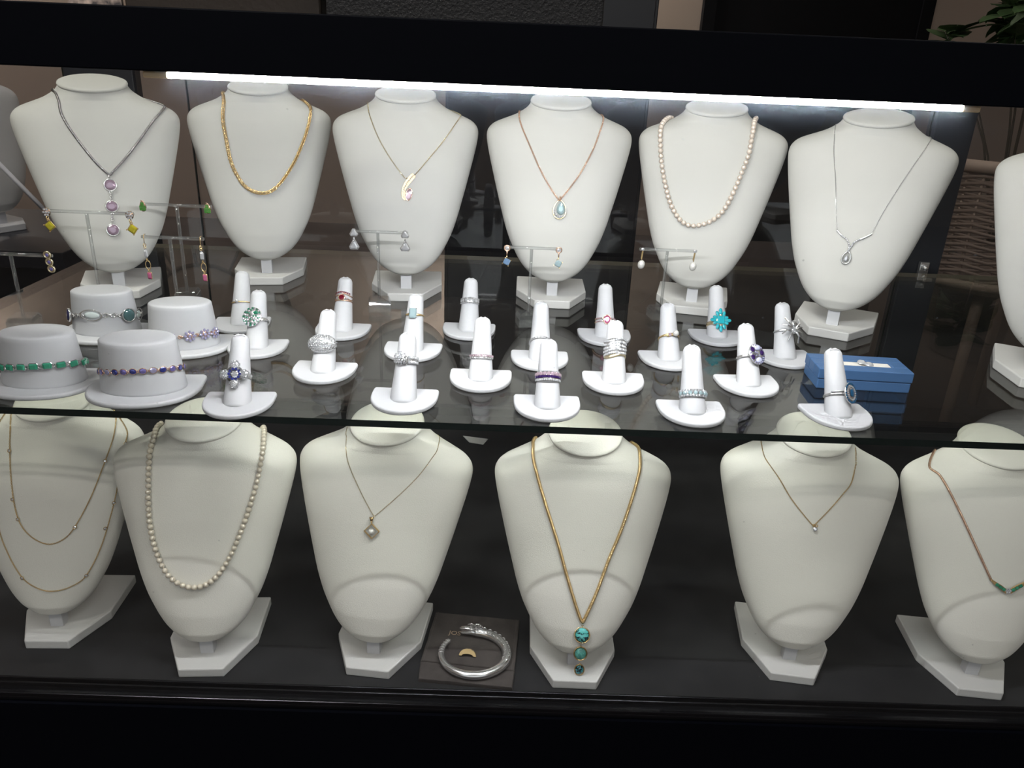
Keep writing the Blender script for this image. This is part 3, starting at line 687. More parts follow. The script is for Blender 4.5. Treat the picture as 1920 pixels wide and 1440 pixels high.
class Ring:
    """ring around a finger: W maps ring space (z along finger, -y to the front) to world"""
    def __init__(s, st, label, yaw=0, tilt=0, r=None):
        T, h = st; s.r = (r or finger_r(h))+0.15; s.W = T @ TR(0, 0, h) @ RZ(yaw) @ RX(tilt)
        s.t = thing('ring', label, 'ring', tuple(s.W @ Vector((0, 0, 0))), 'rings displayed on white fingers')
    def H(s, a=0, up=0, out=0, rot=0):   # head frame at angle a from the front: x right, y up the finger, z out
        return s.W @ RZ(a) @ TR(0, -s.r-out, up) @ RX(90) @ RZ(rot)
    def band(s, mt, wdt=2.0, th=1.1, name='band', dz=0, a0=0, a1=360, wave=None, wfun=None):
        m = M(); rings = []; n = 48
        for k in range(n+1):
            a = a0+(a1-a0)*k/n; c, sn = math.sin(R(a)), -math.cos(R(a)); ww = (wfun(a) if wfun else wdt)/2; z = dz + (wave(a) if wave else 0)
            r0, r1 = s.r, s.r+th
            rings.append([(c*r0, sn*r0, z-ww), (c*(r1-0.25*th), sn*(r1-0.25*th), z-ww), (c*r1, sn*r1, z-ww*0.5), (c*r1, sn*r1, z+ww*0.5), (c*(r1-0.25*th), sn*(r1-0.25*th), z+ww), (c*r0, sn*r0, z+ww)])
        m.loft(rings, s.W, abs(a1-a0) < 359); return m.build(name, mt, s.t)
    def row(s, m, a0, a1, n, size, up=0, out=1.1, upf=None, kind='gem', sx=1, sy=1):
        for i in range(n):
            a = a0+(a1-a0)*(i/(n-1) if n > 1 else 0.5); u = up+(upf(a) if upf else 0)
            if kind == 'gem': m.gem(s.H(a, u, out, (i*37) % 30), size, 7, sx, sy)
            else: m.rgem(s.H(a, u, out), size*sx, size*sy, size*0.8)
        return m
def dome_pave(m, T, rx, ry, h, gem, gap=2.0, flat=False):
    k = int(max(rx, ry)/gap)+1
    for j in range(-k, k+1):
        for i in range(-k, k+1):
            x = (i+0.5*(j % 2))*gap*1.08; y = j*gap*0.94; q = (x/rx)**2+(y/ry)**2
            if q > 1: continue
            z = h*math.sqrt(max(0, 1-q)) if not flat else h
            nrm = Vector((x/rx**2, y/ry**2, (z/h**2 if h and not flat else 1)+1e-6)).normalized() if not flat else Vector((0, 0, 1))
            u = nrm.orthogonal().normalized(); m.gem(T @ frame_of(Vector((x, y, z)), u, nrm.cross(u), nrm) @ RZ((i*71+j*37) % 60), gem, 6)
    return m
# R1 .. R19: (foot px, ring px row, yaw, stand label)
S1 = stand((452, 606), (458, 565), 8, 'white ring finger holding the plain thin gold solitaire, furthest left at the back')
r = Ring(S1, 'thin plain gold ring with one tiny round diamond', -16, 4); r.band(GOLD, 1.1, 0.9)
T = r.H(0, 0.3, 1.2); q = M().lathe([(0.6, -1), (1.9, 0.6), (1.6, 0.7)], T, 10).build('setting', SILVER, r.t); M().gem(T @ TR(0, 0, 0.7), 1.8, 8).build('diamond', DIAMOND, q, smooth=False)
S2 = stand((481, 650), (485, 598), 6, 'white ring finger holding the green speckled disc ring')
r = Ring(S2, 'silver ring with large round disc set with green and white stones', -6, 0); r.band(SILVER, 2.2, 1.2, wfun=lambda a: 2.2+1.6*(math.cos(R(a)) > 0.3))
T = r.H(-10, 1.5, 1.0); q = M().lathe([(1, -0.4), (9.4, 0), (9.9, 1.0), (9.6, 1.8), (1, 2.3)], T, 32).build('disc', SILVER, r.t)
g_, w_ = M(), M(); random.seed(5); k = 0
for ri, (rad, cnt) in enumerate(((0, 1), (2.4, 6), (4.7, 12), (6.9, 17), (8.7, 24))):
    for i in range(cnt):
        a = 2*PI*i/cnt+ri*0.3; tgt = g_ if (i+ri) % 2 else w_; tgt.gem(T @ TR(rad*math.cos(a), rad*math.sin(a), 2.25-0.06*ri), (1.0 if (i+ri) % 3 else 0.75) if tgt is g_ else 1.05, 7)
g_.gem(T @ TR(4.4, 3.6, 2.6), 1.9, 8, 1.3, 1)
g_.build('green_stones', TSAV, q, smooth=False); w_.build('white_stones', DIAMOND, q, smooth=False)
S3 = stand((445, 754), (445, 703), 5, 'white ring finger holding the blue and white flower cluster ring, front left')
r = Ring(S3, 'large four-lobed silver cluster ring with sapphire flower centre', 0, 0); r.band(SILVER, 4, 1.2)
T = r.H(-2, 0, 1.5) @ SC(0.85, 0.85, 0.85); q = M().lathe([(1, -1), (8.2, -0.6), (8.4, 1.0), (1, 2.0)], T, 28); 
for k in range(4): q.sphere(T @ RZ(90*k) @ TR(9.0, 0, 0.4 if k % 2 == 0 else 0.8) @ SC(1, 1, 0.5), 4.4, 16, 8)
q = q.build('cluster_frame', SILVER, r.t)
m = M()
for k in range(4): dome_pave(m, T @ RZ(90*k) @ TR(9.0, 0, 0.5), 4.8, 4.8, 2.6, 0.85, 1.6)
for k in range(7): m.gem(T @ TR(1.9*math.cos(k*PI/3)*(k < 6), 1.9*math.sin(k*PI/3)*(k < 6), 3.3), 0.95, 8)
m.build('pave_stones', DIAMOND, q, smooth=False)
for k in range(10): M().gem(T @ TR(5.0*math.cos(k*PI/5), 5.0*math.sin(k*PI/5), 2.6), 1.45, 8).build('sapphire', SAPPHIRE, q, smooth=False)
S4 = stand((641, 618), (641, 557), 0, 'white ring finger holding the garnet ring stack at the back')
r = Ring(S4, 'openwork rose gold ring with dark red garnet and row of tiny garnets', -4, 0)
r.band(ROSE, 1.3, 0.9, dz=-3.6); r.band(ROSE, 1.3, 0.9, dz=-1, wave=lambda a: 1.3*math.cos(R(3*a))*(math.cos(R(a)) > 0)); r.band(ROSE, 1.2, 0.9, dz=1.8, wave=lambda a: 2.2*max(0, math.cos(R(1.6*a))) if a < 90 or a > 270 else 0)
T = r.H(0, -0.8, 1.4); q = M().torus(T, 3.2, 0.5, 18, 5).build('garnet_setting', ROSE, r.t); M().gem(T, 2.9, 10).build('garnet', RUBY, q, smooth=False)
m = M()
for i in range(9): m.gem(r.H(-48+12*i, 3.6+1.6*math.cos(R((-48+12*i)*1.6)), 1.0), 0.95, 7)
m.build('small_garnets', RUBY, r.t, smooth=False)
m = M()
for a in (-34, -24, 24, 34): m.gem(r.H(a, -1.2, 1.2), 0.9, 7)
m.build('small_diamonds', DIAMOND, r.t, smooth=False)
S5 = stand((606, 694), (608, 645), -2, 'white ring finger holding the big dome ring packed with diamonds')
r = Ring(S5, 'huge domed oval cocktail ring packed all over with white stones', -4, 0); r.band(SILVER, 4, 1.3)
T = r.H(0, 0, -1.0) @ SC(0.92, 0.95, 0.95); q = M().sphere(T @ SC(14.2, 9.6, 6.6), 1, 28, 14).build('dome', SILVER, r.t)
dome_pave(M(), T, 14.4, 9.7, 6.9, 0.98, 1.75).build('pave_stones', DIAMOND, q, smooth=False)
S6 = stand((773, 656), (770, 588), -2, 'white ring finger holding the rectangular aqua stone ring')
r = Ring(S6, 'gold ring with tall rectangular pale aqua stone', -3, 8); r.band(GOLD, 1.3, 0.9, wfun=lambda a: 1.3+1.5*max(0, math.cos(R(a)))**3)
T = r.H(0, 1, 1.6); q = M()
for sx in (-1, 1):
    for sy in (-1, 1): q.sphere(T @ TR(sx*3.3, sy*4.4, 1.0), 0.7, 6, 5)
q = q.torus(T @ TR(0, 0, -0.4) @ SC(1, 1.3, 1), 3.2, 0.5, 16, 5).build('prongs', SILVER, r.t); M().rgem(T @ TR(0, 0, 0.5), 3.7, 4.9, 2.4).build('aqua_stone', AQUA, q, smooth=False)
S7 = stand((757, 747), (757, 673), -1, 'white ring finger holding the silver knot ring')
r = Ring(S7, 'twisted silver knot ring set with white stones', 3, 6)
r.band(DARKSILVER, 3.6, 1.3, wave=lambda a: 1.0*math.sin(R(a))); r.band(SILVER, 3.2, 1.8, a0=-85, a1=-5, wave=lambda a: 1.6*math.sin(R(a*2))); r.band(SILVER, 6.4, 1.6, a0=12, a1=85)
m = M(); dome_pave(m, r.H(-26, 1.0, 0.8), 5.8, 6.0, 3.8, 1.1, 2.0)
for a in range(20, 80, 11):
    for u in (-1.9, 1.9): m.gem(r.H(a, u, 1.7), 1.5, 7)
m.build('pave_stones', DIAMOND, r.t, smooth=False)
m = M(); m.tube([r.H(a, 4.2*math.cos(a*0.5), 1.8) @ Vector((0, 0, 0)) for a in (-6, -2, 2, 6, 9)], 0.9, 6).torus(r.H(4, 0, 1.5) @ RY(90), 3.0, 0.8, 16, 5); m.build('knot', SILVER, r.t)
S8 = stand((879, 618), (879, 563), 0, 'white ring finger holding the wide silver diamond band at the back')
r = Ring(S8, 'wide silver band with larger white stones between two pave edges', 0, 0)
r.band(SILVER, 7.2, 1.1, wfun=lambda a: 3+3.6*max(0, math.cos(R(a)))); m = M()
r.row(m, -75, 75, 15, 0.8, 2.6, 1.1); r.row(m, -75, 75, 15, 0.8, -2.6, 1.1); r.row(m, -64, 64, 7, 1.9, 0, 1.2); m.build('diamonds', DIAMOND, r.t, smooth=False)
S9 = stand((901, 709), (903, 667), 0, 'white ring finger holding the pale pink band')
r = Ring(S9, 'silver half band with two rows of pale pink stones', 2, 6)
r.band(SILVER, 4, 1.1, wfun=lambda a: 2+2.6*max(0, math.cos(R(a)))); m = M(); r.row(m, -70, 70, 11, 1.25, 1.0, 1.1); m.build('pink_stones', PALEPINK, r.t, smooth=False); m = M(); r.row(m, -70, 70, 13, 0.75, -1.3, 1.1); m.build('diamonds', DIAMOND, r.t, smooth=False)
S10 = stand((1012, 672), (1011, 640), 0, 'white ring finger half hidden behind the wide mixed stone band')
r = Ring(S10, 'silver ring with pave rows rising to a point, half hidden', 4, -8)
r.band(SILVER, 2, 1.1, wave=lambda a: 2.6*max(0, math.cos(R(a)))); m = M(); r.row(m, -80, 80, 17, 0.85, 0, 1.1, upf=lambda a: 2.6*max(0, math.cos(R(a)))); m.build('diamonds', DIAMOND, r.t, smooth=False)
S11 = stand((1026, 760), (1025, 706), 0, 'white ring finger holding the wide mixed stone band at the front centre')
r = Ring(S11, 'wide silver band with pink and white stones above a dark blue row', 0, 0)
r.band(SILVER, 8.4, 1.2, wfun=lambda a: 4.5+5*max(0, math.cos(R(a)))); m = M(); r.row(m, -75, 75, 9, 1.9, 2.4, 1.3); m.build('pink_stones', PALEPINK, r.t, smooth=False)
m = M(); r.row(m, -70, 70, 11, 1.2, 0, 1.2, kind='r', sx=1.1); m.build('baguettes', AMETHYST, r.t, smooth=False); m = M(); r.row(m, -75, 75, 15, 1.0, -2.7, 1.3); r.row(m, -60, 60, 15, 0.6, 4.6, 1.1); m.build('diamonds', DIAMOND, r.t, smooth=False)
S12 = stand((1134, 629), (1137, 598), 0, 'white ring finger holding the oval pink stone ring')
r = Ring(S12, 'split gold band with oval pink stone', 4, 4); r.band(GOLD, 1.5, 1.0, dz=1.6); r.band(GOLD, 1.5, 1.0, dz=-1.6)
T = r.H(0, 0, 1.4); q = M().torus(T, 1, 0.12, 20, 5, 3.9, 4.7).build('setting', ROSE, r.t); M().gem(T, 1, 12, 3.7, 4.5, 0.6).build('pink_stone', PINKG, q, smooth=False)
m = M(); r.row(m, -70, -28, 5, 0.95, 1.6, 1.0); r.row(m, -70, -28, 5, 0.95, -1.6, 1.0); r.row(m, 28, 70, 5, 0.95, 1.6, 1.0); r.row(m, 28, 70, 5, 0.95, -1.6, 1.0); m.build('side_stones', PALEPINK, r.t, smooth=False)
S13 = stand((1151, 714), (1152, 650), -2, 'white ring finger holding the very wide five-row diamond band')
r = Ring(S13, 'very wide sweeping gold edged ring with five rows of diamonds', 0, 0)
r.band(SILVER, 15, 1.2, a0=-88, a1=88, dz=0.5, wave=lambda a: 1.2*math.sin(R(a))); r.band(PALEGOLD, 3.0, 1.3, dz=-8, wave=lambda a: 1.6*math.sin(R(2*a)) if math.cos(R(a)) > 0 else 0); r.band(SILVER, 5, 1.0, dz=-2, a0=88, a1=272)
m = M()
for k in range(5): r.row(m, -80, 80, 15, 1.25, 6.6-3.1*k, 1.3, upf=lambda a, k=k: 1.2*math.sin(R(a))+0.6*math.sin(R(3*a+40*k)), kind='r' if k % 2 else 'gem', sx=0.95)
m.build('diamonds', DIAMOND, r.t, smooth=False)
S14 = stand((1254, 672), (1250, 630), 2, 'white ring finger holding the gold pearl ring')
r = Ring(S14, 'gold ring with small white pearl and pink side stone', 18, -10); r.band(GOLD, 1.5, 1.0, wfun=lambda a: 1.5+1.5*max(0, math.cos(R(a)))**2)
M().sphere(r.H(4, 0.5, 2.6), 3.1, 16, 12).build('pearl', WHITEPEARL, r.t); m = M(); m.gem(r.H(-24, -0.4, 1.4), 1.7, 8); m.build('pink_stone', PALEPINK, r.t, smooth=False); m = M(); m.torus(r.H(-34, -0.8, 0.9), 1.5, 0.5, 12, 5).tube([r.H(a, 1.5, 1.8) @ Vector((0, 0, 0)) for a in (14, 20, 27)], 0.8, 6); m.build('leaf_accent', GOLD, r.t)
S15 = stand((1298, 770), (1295, 737), 0, 'white ring finger holding the aqua and white band, front right of centre')
r = Ring(S15, 'chunky silver band of aqua and white round stones', 0, 0); r.band(SILVER, 5.5, 1.2, wfun=lambda a: 3+3.4*max(0, math.cos(R(a))))
m, a_ = M(), M(); r.row(m, -82, 82, 13, 1.45, 2.0, 1.4); r.row(m, -76, 76, 12, 1.4, -2.0, 1.4); r.row(a_, -66, 66, 7, 1.9, 0, 1.8); m.build('white_stones', DIAMOND, r.t, smooth=False); a_.build('aqua_stones', AQUA, r.t, smooth=False)
S16 = stand((1344, 630), (1343, 603), 0, 'white ring finger holding the turquoise cross cluster ring at the back')
r = Ring(S16, 'bright turquoise cluster ring with square centre and leaf shaped petals', 4, 0); r.band(PALEGOLD, 4, 1.0, dz=-1)
T = r.H(0, 1, 1.6); q = M(); q.rgem(T @ TR(0, 0, 0.8), 4.9, 5.3, 1.0)
for k in range(4): q.tube([T @ RZ(90*k) @ Vector((v, 0, 0)) for v in (0, 10)], 0.8, 6)
q = q.build('setting', PALEGOLD, r.t, smooth=False)
T1 = T @ TR(0, 0, 1.2); m = M(); m.loft([[(4*x, 4.4*y, z) for x, y in ((-1, -1), (1, -1), (1, 1), (-1, 1))] for z in (0, 1)]+[[(3.2*x, 3.5*y, 1.7) for x, y in ((-1, -1), (1, -1), (1, 1), (-1, 1))]], T1); m.build('square_turquoise', TURQ, q, smooth=False, bevel=0.5)
for k in range(4):
    Lk = (9.3, 11.0)[k % 2]
    for (rad, an, L_, W_) in ((Lk-0.6, 0, 3.6, 2.1), (Lk-2.4, 27, 3.0, 1.9), (Lk-2.4, -27, 3.0, 1.9)):
        cab(T @ RZ(90*k+an) @ TR(rad*0.93, 0, 0.6) @ RZ(-an*0.3), L_, W_, 1.3, 12).build('turquoise_petal', TURQ, q)
S17 = stand((1403, 719), (1400, 668), 3, 'white ring finger holding the dark purple and lilac disc ring')
r = Ring(S17, 'silver disc ring with dark amethysts and pale lilac cabochons', 25, -4); r.band(SILVER, 2.4, 1.2)
T = r.H(0, 0.5, 1.5); q = M().lathe([(1, -0.6), (9.2, 0), (9.9, 0.9), (9.4, 1.7), (1, 2.0)], T, 32).build('disc', SILVER, r.t)
for k, (x, y, rr_, mt) in enumerate(((0.6, 6.0, 3.0, MOON), (5.9, 2.0, 2.6, AMETHYST), (1.2, -5.6, 3.2, MOON), (-5.6, -3.4, 2.6, AMETHYST), (-5.4, 4.0, 2.7, AMETHYST))):
    if mt is MOON: cab(T @ TR(x, y, 1.8) @ RZ(20), rr_*1.15, rr_*0.85, 1.7).build('lilac_cabochon', mt, q)
    else: M().gem(T @ TR(x, y, 2.0), rr_, 10, h=0.4).build('dark_stone', mt, q, smooth=False)
m = M()
for k in range(22): a = 2*PI*k/22; m.gem(T @ TR(8.9*math.cos(a), 8.9*math.sin(a), 1.7), 0.8, 6)
for x, y in ((0, 1.2), (2, -1), (-1.6, -1.4), (6.4, -2.6), (-2, 1.6), (3, 4.4), (-2.2, -7.2), (-7.6, 0.4)): m.gem(T @ TR(x, y, 2.1), 0.95, 6)
m.build('small_diamonds', LAVENDER, q, smooth=False)
S18 = stand((1471, 669), (1465, 619), 2, 'white ring finger holding the silver spider ring')
r = Ring(S18, 'silver spider shaped ring with long jointed legs', 22, 0); r.band(SILVER, 1.8, 1.1)
T = r.H(0, 0.5, 2.4) @ SC(1.12, 1.12, 1.1); m = M(); m.sphere(T @ TR(0, -1, 1) @ SC(2.6, 3.2, 2.2), 1, 14, 10).sphere(T @ TR(1.0, 5.2, 1.6) @ RZ(-15) @ SC(2.4, 3.6, 2.0), 1, 12, 8); q = m.build('spider_body', SILVER, r.t)
dome_pave(M(), T @ TR(0, -1, 1), 2.8, 3.4, 2.5, 0.75, 1.4).build('body_stones', DIAMOND, q, smooth=False)
for sx in (-1, 1):
    for k, (dx, dy, ex, ey) in enumerate(((6.5, 5.5, 8, 10), (8, 2.2, 12.2, 3.2), (8, -2.6, 12, -5.5), (5.0, -6.5, 6.4, -12))):
        m = M(); m.tube([T @ Vector(v) for v in ((sx*1.5, -0.5-0.3*k, 1.2), (sx*dx*0.6, dy*0.6, 3.2), (sx*dx, dy, 3.0), (sx*(dx+ex)/2, (dy+ey)/2, 1.4), (sx*ex, ey, 0.2))], [1.05, 1.0, 0.95, 0.9, 0.7], 6); m.build('leg', SILVER, r.t, smooth=False)
S19 = stand((1571, 776), (1567, 738), 5, 'white ring finger holding the blue double halo ring, front right')
r = Ring(S19, 'silver ring with oval blue stone inside white and dark blue halos', 30, 0); r.band(SILVER, 1.8, 1.1); r.band(SILVER, 1.1, 1.0, dz=2, a0=-80, a1=-15)
T = r.H(0, 0, 2.0); q = M().lathe([(0.6, -3), (7.6, -0.6), (8.6, 0.4), (8.2, 1.4), (1, 1.8)], T @ SC(1, 1.08, 1), 32).build('halo', SILVER, r.t)
m = M(); m2 = M()
for k in range(22): a = 2*PI*k/22; m.gem(T @ TR(7.5*math.cos(a), 8.1*math.sin(a), 1.5), 1.05, 8)
for k in range(18): a = 2*PI*k/18; m2.gem(T @ TR(5.1*math.cos(a), 5.7*math.sin(a), 2.0), 0.9, 8)
m.build('blue_halo_stones', LONDON, q, smooth=False); m2.build('white_halo_stones', DIAMOND, q, smooth=False)
M().gem(T @ TR(0, 0, 2.4), 1, 12, 2.8, 3.5, 0.6).build('oval_blue_stone', LONDON, q, smooth=False)
# ------------------------------------------------------------------ bracelet stands
class Cuff:
    def __init__(s, foot, yaw, sc_, label, first=[None]):
        p = onZ(foot[0], foot[1], SHELF+3); s.H = 46.0
        s.p = Vector((p.x, p.y+23*sc_, SHELF))
        if first[0] is None:
            t = thing('bracelet_stand', 'x', 'bracelet stand', world=False)
            poly = [(-44, 24), (-41, 27), (41, 27), (44, 24)]
            for i in range(1, 24): a = PI*i/24; poly.append((45.5*math.cos(a), 16-54*math.sin(a)**0.62))
            m = M(); m.prism(poly[::-1], 0, 4.5); m.build('brim', PLASTIC, t, smooth=False, bevel=1.8, seg=3)
            m = M(); rg = []
            for k in range(14):
                u = k/13; z = 3+43*u; f = 1-0.13*u
                rg.append([(34*f*math.cos(2*PI*i/48), 23*f*math.sin(2*PI*i/48), z) for i in range(48)])
            for f, dz in ((0.975, 1.0), (0.93, 1.8), (0.80, 2.1), (0.3, 2.2)): rg.append([(34*0.87*f*math.cos(2*PI*i/48), 23*0.87*f*math.sin(2*PI*i/48), 46+dz-0.2) for i in range(48)])
            m.loft(rg); m.build('crown', PLASTIC, t); first[0] = t; o = t
        else: o = dup(first[0])
        o.location = s.p*0.001; o.rotation_euler = (0, 0, R(yaw)); o.scale = (sc_,)*3
        tag(o, label, 'bracelet stand', 'white hat shaped bracelet stands'); s.T = TR(*s.p) @ RZ(yaw) @ SC(sc_, sc_, sc_)
    def F(s, a, z, out=0.0, tilt=0.0):
        """frame on the crown at angle a from the front (deg), height z: x along, y up, z out"""
        z = z + tilt*math.sin(R(a)) + 6*(math.cos(R(a))-1); f = 1-0.13*(z-3)/43; th = R(a-90)
        px, py = 34*f*math.cos(th), 23*f*math.sin(th)
        nn = Vector((math.cos(th)/34, math.sin(th)/23, 0.004)).normalized(); up = Vector((0, 0, 1)); x = up.cross(nn).normalized(); y = nn.cross(x)
        q = s.T @ frame_of(Vector((px, py, z))+nn*out, x, y, nn)
        return q
    def arcpos(s, step, z, a0=0, n=20, tilt=0):
        """angles spaced by arc length both ways from a0"""
        out = [a0]
        for d in (1, -1):
            a = a0; acc = 0; prev = s.F(a, z).translation; lst = []
            while len(lst) < n:
                a += d*1.0; c = s.F(a, z, 0, tilt).translation; acc += (c-prev).length; prev = c
                if acc >= step: lst.append(a); acc = 0
                if abs(a-a0) > 178: break
            out = out + lst if d == 1 else lst[::-1] + out
        return out
def bracelet(c, label): p = c.F(0, 22).translation; return thing('bracelet', label, 'bracelet', tuple(p), 'bracelets on white stands')
B1 = Cuff((57, 733), 4, 1.0, 'white bracelet stand at the left edge holding the green stone bracelet')
B4 = Cuff((248, 748), 6, 1.02, 'white bracelet stand at the front holding the dark blue oval stone bracelet')
B2 = Cuff((182, 634), 2, 0.97, 'white bracelet stand at the back holding the large oval link bracelet')
B3 = Cuff((330, 660), 8, 0.97, 'white bracelet stand holding the lilac flower bracelet')
# emerald bracelet
n = bracelet(B1, 'bracelet of green emerald cut stones in silver links on leftmost stand')
for a in B1.arcpos(9.4, 24, 8, 11, 2):
    T = B1.F(a, 24, 1.0, 2); st = M().rgem(T, 3.8, 2.8, 1.0); st.torus(T @ TR(4.7, 0, 0.4), 1.2, 0.45, 10, 5)
    st = st.build('link_setting', SILVER, n, smooth=False); M().rgem(T @ TR(0, 0, 0.9), 3.4, 2.5, 2.0).build('emerald', EMERALD, st, smooth=False)
n = bracelet(B4, 'rose gold bracelet of oval dark blue and violet stones on front stand')
for i, a in enumerate(B4.arcpos(7.1, 26, 2, 13, 1.5)):
    T = B4.F(a, 26, 1.0, 1.5); st = M().torus(T, 1, 0.2, 18, 5, 2.7, 2.3).torus(T @ TR(3.55, 0, 0), 0.8, 0.35, 8, 5)
    st = st.build('link_setting', ROSE, n); M().gem(T @ TR(0, 0, 0.4), 1, 10, 2.6, 2.2, 0.7).build('oval_stone', (SAPPHIRE, TANZ, SAPPHIRE, TANZ, LAVENDER)[i % 5], st, smooth=False)
n = bracelet(B2, 'silver bracelet of long oval links with navy and teal oval stones')
zz = 27
for a, kind in ((-88, 'navy'), (-62, 'navy2'), (-5, 'open'), (60, 'teal'), (96, 'open')):
    T = B2.F(a, zz, 1.6, 1)
    if kind == 'open':
        q = M().torus(T, 1, 0.09, 28, 6, 10.6, 5.4).build('oval_link', SILVER, n); cab(T @ TR(0, 0, -1.2), 7.6, 3.4, 1.2).build('pale_stone', mat('pale_quartz', (0.72, 0.80, 0.80), 0.1, 0, Coat_Weight=0.8), q)
    elif kind != 'navy': q = bez(T, 6.6, 6.8, 2.2).build('bezel', SILVER, n); cab(T @ TR(0, 0, 1.4), 5.8, 6.2, 2).build('oval_stone', NAVYCAB if 'navy' in kind else TEALCAB, q)
m = M()
def span(a0, a1):
    k = max(2, int(abs(a1-a0)/6.5))
    for i in range(k+1): m.torus(B2.F(a0+(a1-a0)*i/k, zz, 1.4, 1) @ RX(65*(i % 2)), 2.0, 0.55, 12, 5, sx=1.3)
span(-51, -25); span(19, 47); span(70, 84); span(110, 285)
m.build('chain', SILVER, n)
n = bracelet(B3, 'bracelet of lilac flower clusters joined by small rose gold links')
for a in (-10, 20, 46, 70):
    T = B3.F(a, 18, 1.5, 4); q = M().lathe([(0.5, -0.6), (3.6, -0.2), (3.8, 0.5), (0.5, 0.7)], T, 16).build('flower_setting', ROSE, n)
    m = M(); m.gem(T @ TR(0, 0, 1.2), 1.5, 8)
    for k in range(8): m.gem(T @ RZ(45*k) @ TR(4.0, 0, 0.6), 1.65, 7, 1.15, 0.8)
    m.build('lilac_stones', LAVENDER, q, smooth=False)
m = M()
for i in range(5, 22): m.torus(B3.F(-24-i*13+5*13, 18, 1.0, 4) @ RX(65*(i % 2)), 1.7, 0.45, 10, 5, sx=1.3)
for a in (4, 7, 32, 35, 57, 60): m.torus(B3.F(a, 18, 1.2, 4) @ RX(60*(a % 2)), 1.4, 0.45, 10, 5, sx=1.2)
m.build('chain', ROSE, n)
m = M()
for a in (-23, -19.5): m.gem(B3.F(a, 18, 1.6, 4), 1.4, 8)
m.build('end_stones', TANZ, n, smooth=False)
# ------------------------------------------------------------------ acrylic T stands and earrings
class TStand:
    def __init__(s, foot, top, left, right, label, base_yaw=10):
        p = onZ(foot[0], foot[1], SHELF+1); s.p = p; z1 = onY(top[0], top[1], p.y).z; s.z1 = z1
        s.l = None
        # bar ends: on the height of the bar
        L_ = onZ(left[0], left[1], z1); R_ = onZ(right[0], right[1], z1)
        c = Vector((p.x, p.y, z1)); dl, dr = onY(left[0], left[1], p.y), onY(right[0], right[1], p.y)
        half = (dr-dl).length/2; dirv = Vector((1, 0, 0)); s.x = dirv
        s.a = Vector((dl.x, p.y, z1)); s.b = Vector((dr.x, p.y, z1)); 
        t = thing('earring_stand', label, 'earring stand', (p.x, p.y, SHELF), 'clear acrylic T shaped earring stands')
        m = M(); B = TR(p.x, p.y, SHELF) @ RZ(base_yaw)
        m.loft([[(x*w_, y*w_, z) for x, y in ((-1, -1), (1, -1), (1, 1), (-1, 1))] for z, w_ in ((0, 12.5), (9, 12.5), (13, 10.5))], B); m.build('base', ACRYL, t, smooth=False, bevel=0.4)
        m = M(); m.lathe([(1.7, 13.1), (1.7, z1-SHELF-1.7)], TR(p.x, p.y, SHELF), 14); m.build('rod', ACRYL, t)
        m = M(); m.lathe([(1.7, 0), (1.7, (s.b-s.a).length)], frame_of(s.a, Vector((0, 1, 0)), Vector((0, 0, 1)), Vector((1, 0, 0))), 14); m.build('crossbar', ACRYL, t)
def ear(stand_, side, label, group):
    p = stand_.a+Vector((3, -2.2, 0)) if side < 0 else stand_.b+Vector((-3, -2.2, 0))
    t = thing('earring', label, 'earring', tuple(p), group); return t, frame_of(p, Vector((1, 0, 0)), Vector((0, 0, 1)), Vector((0, -1, 0)))
def hook(t, T, mt, drop=3):
    m = M(); m.tube([T @ Vector(v) for v in ((0, 2.2, -4.3), (0, 2.6, -2), (0, 1.6, 0), (0, -drop, 0.4))], 0.45, 6); m.build('hook', mt, t)
st = TStand((194, 588), (167, 398), (85, 401), (250, 398), 'tall acrylic T stand with yellow drop earrings before the leftmost bust')
for sd, lb in ((-1, 'left yellow square drop earring hanging in front of the first bust'), (1, 'right yellow square drop earring beside the purple drop necklace')):
    t, T = ear(st, sd, lb, 'yellow drop earrings'); hook(t, T, GOLD, 0)
    q = M().lathe([(0.5, -0.8), (4.4, 0), (1, 0.8)], T @ TR(0, -1, 0.8), 12).build('cluster_setting', ROSE, t); m = M()
    for k in range(7): m.gem(T @ TR(2.7*math.cos(k*PI/3)*(k < 6), -1+3.2*math.sin(k*PI/3)*(k < 6), 1.6), 1.35, 8)
    m.build('cluster_stones', DIAMOND, q, smooth=False)
    m = M(); m.torus(T @ TR(0, -6.5, 0.8) @ RY(60), 1.2, 0.5, 10, 5).torus(T @ TR(0.6, -9, 0.8), 1.3, 0.5, 10, 5); m.build('link', GOLD, t)
    Tq = T @ TR(1.2, -15, 1) @ RZ(45+8*sd); q = M()
    for k in range(4): q.sphere(Tq @ RZ(90*k+45) @ TR(5.8, 0, 0.6), 0.8, 6, 5)
    q.rgem(Tq @ TR(0, 0, -0.3), 4.4, 4.4, 0.6); q = q.build('square_setting', GOLD, t, smooth=False); M().rgem(Tq, 3.9, 3.9, 2.4).build('yellow_stone', YELLOWG, q, smooth=False)
st = TStand((353, 562), (332, 385), (264, 378), (396, 388), 'acrylic T stand with green teardrop studs between the first two busts')
